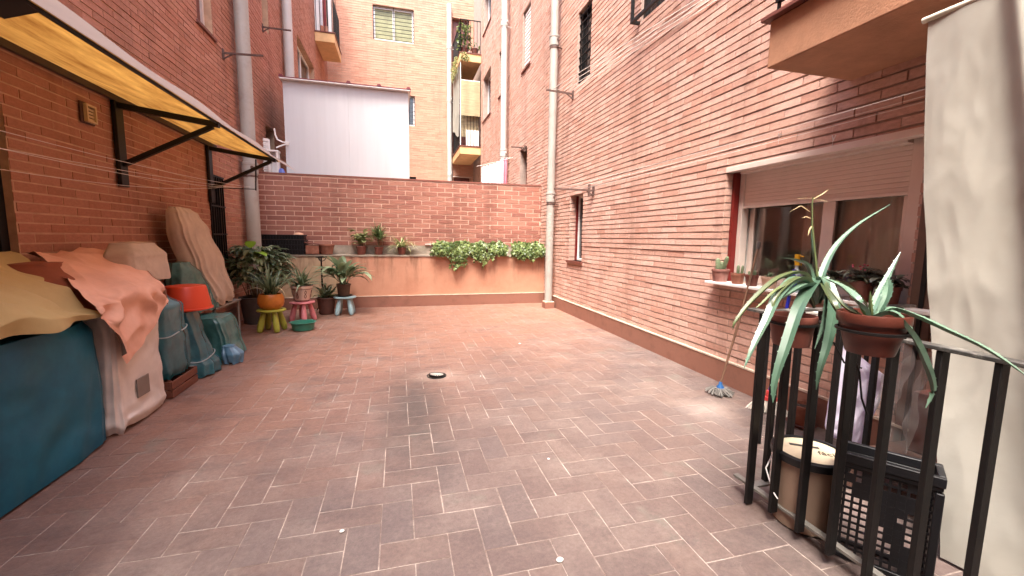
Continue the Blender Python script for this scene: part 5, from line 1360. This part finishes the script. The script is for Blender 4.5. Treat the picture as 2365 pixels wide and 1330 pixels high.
# --- pots on the white window shelf
SH_Z = .867
def cactus(mb, base, h, r, lean=(0, 0)):
    pts = [Vector(base) + Vector((lean[0] * s, lean[1] * s, h * s)) for s in (0, .2, .5, .8, .93, 1)]
    b = len(mb.v); mb.tube(pts, [r * .75, r * .95, r, r * .95, r * .7, r * .2], 20)
    for i in range(b, len(mb.v)):
        k = (i - b) % 20
        if k % 2: v = Vector(mb.v[i]); j = (i - b) // 20; cc_ = pts[min(j, 5)]; mb.v[i] = tuple(cc_ + (v - cc_) * .82)
CACT = M('cactus_skin', (.13, .17, .09), .7, .3, 14, dirt=(.35, .33, .22), dirt_sc=30, dirt_amt=.6)
def shelf_pot(y, r, h, label, mat=TERRA, x=2.615, cacti=(), z=SH_Z):
    c = Vector((x, y, z)); t = thing('potted_cactus' if cacti else 'potted_plant', label, 'potted cactus' if cacti else 'potted plant', c, 'pots on the white window shelf')
    make_pot(t, c, r, h, mat, .022, .76)
    if cacti:
        for (dx, dy, hh, rr, lx, ly) in cacti: mb = MB(); cactus(mb, c + Vector((dx, dy, h - .02)), hh, rr, (lx, ly)); mb.build('cactus', CACT, t, sharp=60)
    return t
shelf_pot(2.955, .070, .105, 'terracotta pot of three thick cacti, leftmost on the white window shelf', M('pink_terracotta', (.24, .10, .08), .75, .3, 9, dirt=(.4, .28, .24)), cacti=((0, .03, .11, .020, 0, .01), (0, -.005, .085, .014, 0, -.005), (-.01, -.035, .13, .017, .0, -.045)))
shelf_pot(2.765, .052, .085, 'small pale-rimmed terracotta pot with two slim cacti on the window shelf', cacti=((0, .0, .085, .012, 0, 0), (0, -.035, .085, .011, 0, -.01)))
shelf_pot(2.625, .048, .085, 'small dark red pot with three short cacti on the window shelf', TERRAD, cacti=((0, .0, .075, .010, 0, 0), (0, -.025, .055, .010, 0, 0), (0, .022, .045, .009, 0, .01)))
t = shelf_pot(2.465, .055, .085, 'small cream-rimmed pot with a spiky rosette on the window shelf', M('cream_terracotta', (.50, .33, .24), .7, .15))
mb = MB(); random.seed(14)
for i in range(40): blade(mb, Vector((2.615, 2.465, SH_Z + .07)), U(0, 6.28), U(.3, 1.5), U(.04, .07), .0045, .2, 4, .4, 0)
mb.build('rosette', LF_DARK, t)
def kalan(y, r, h, lab, flower, seed, x=2.60):
    random.seed(seed); t = shelf_pot(y, r, h, lab, TERRAD, x=x); mb = MB(); c = Vector((x, y, SH_Z + h))
    for i in range(60):
        a = U(0, 6.28); blade(mb, c + Vector((math.cos(a) * U(0, .05), math.sin(a) * U(0, .05), U(-.01, .05))), a, U(-.1, .9), U(.05, .085), U(.015, .024), 1.3, 5, .15, 2)
    mb.build('foliage', leaf_mat('dull_leaf', (.09, .075, .055), (.26, .30, .22)), t)
    if flower:
        mb = MB()
        for i in range(9): p_ = c + Vector((U(-.04, .03), U(-.04, .04), U(.05, .09))); mb.lathe([(.001, 0), (.006, .003), (.005, .008), (.001, .009)], p_, 8)
        mb.build('flowers', M('pink_petals', (.65, .14, .22), .6), t)
kalan(2.03, .060, .10, 'bushy grey-leaved pot on the window shelf behind the aloe', False, 15)
kalan(1.82, .062, .12, 'pot with dark leaves and tiny pink flowers at the right end of the shelf', True, 16)
kalan(1.70, .060, .10, 'dark-leaved pot half hidden behind the aloe at the shelf end', False, 17, x=2.63)
# spray bottle and items
p = at(1840, 625, 0, 2.60); c = Vector((2.60, p.y, SH_Z))
t = thing('spray_bottle', 'clear spray bottle with yellow trigger and blue label on the window shelf', 'spray bottle', c)
mb = MB(); mb.lathe([(.001, 0), (.028, 0), (.030, .01), (.030, .12), (.013, .16), (.013, .18)], c, 24, sx=.8); mb.build('bottle', M('pale_bottle', (.45, .55, .58), .2, .1), t)
mb = MB(); mb.lathe([(.0305, .02), (.031, .022), (.031, .11), (.0305, .112)], c, 24, sx=.82); mb.build('bottle_label', M('blue_label', (.03, .03, .5), .4), t)
mb = MB(); mb.lathe([(.015, .18), (.015, .20), (.001, .2)], c, 16); mb.box(c.x - .009, c.x + .009, c.y - .012, c.y + .018, c.z + .20, c.z + .255); mb.tube([c + Vector((0, -.012, .245)), c + Vector((0, -.045, .24))], .006, 8); mb.tube([c + Vector((0, -.012, .22)), c + Vector((0, -.03, .20)), c + Vector((0, -.03, .18))], .004, 6); mb.build('trigger', M('yellow_plastic', (.75, .45, .02), .4), t, bevel=.002)
c = Vector((2.60, p.y - .10, SH_Z))
t = thing('blue_jar', 'short blue-lidded jar with a dark stick on the window shelf', 'jar', c)
mb = MB(); mb.lathe([(.001, 0), (.034, 0), (.036, .10), (.001, .102)], c, 24); mb.build('jar', M('pale_blue_jar', (.30, .40, .48), .4), t)
mb = MB(); mb.lathe([(.038, .10), (.038, .12), (.001, .122)], c, 24); mb.build('lid', M('blue_lid', (.03, .12, .35), .4), t)
mb = MB(); mb.tube([c + Vector((0, 0, .12)), c + Vector((0, .005, .36))], .006, 8); mb.build('stick', BLACK, t)
# stack of dishes and board on the rear rail
c = Vector((1.76, 1.62, .86))
t = thing('plastic_table', 'small white table with a dark edge behind the left aloe', 'table', (2.24, 1.78, .006))
mb = MB(); mb.box(2.03, 2.45, 1.60, 1.95, .775, .79); mb.build('tabletop', M('dull_white_board', (.50, .46, .42), .5, .1), t, bevel=.004)
for x in (2.06, 2.42):
    for y in (1.63, 1.92): mb = MB(); mb.tube([(x, y, .006), (x, y, .775)], .011, 8); mb.build('leg', BLACK, t)
c = Vector((2.13, 1.74, .792))
for k in range(3):
    mb = MB(); z = k * .017; mb.lathe([(.001, z), (.05, z), (.078, z + .014), (.080, z + .018), (.074, z + .016), (.048, z + .004), (.001, z + .004)], c, 30)
    tag(mb.build('plate', WHITE, loc=c + Vector((0, 0, z))), ('bottom', 'middle', 'top')[k] + ' white plate of the little stack behind the left aloe', 'plate', 'white plates stacked behind the aloe')
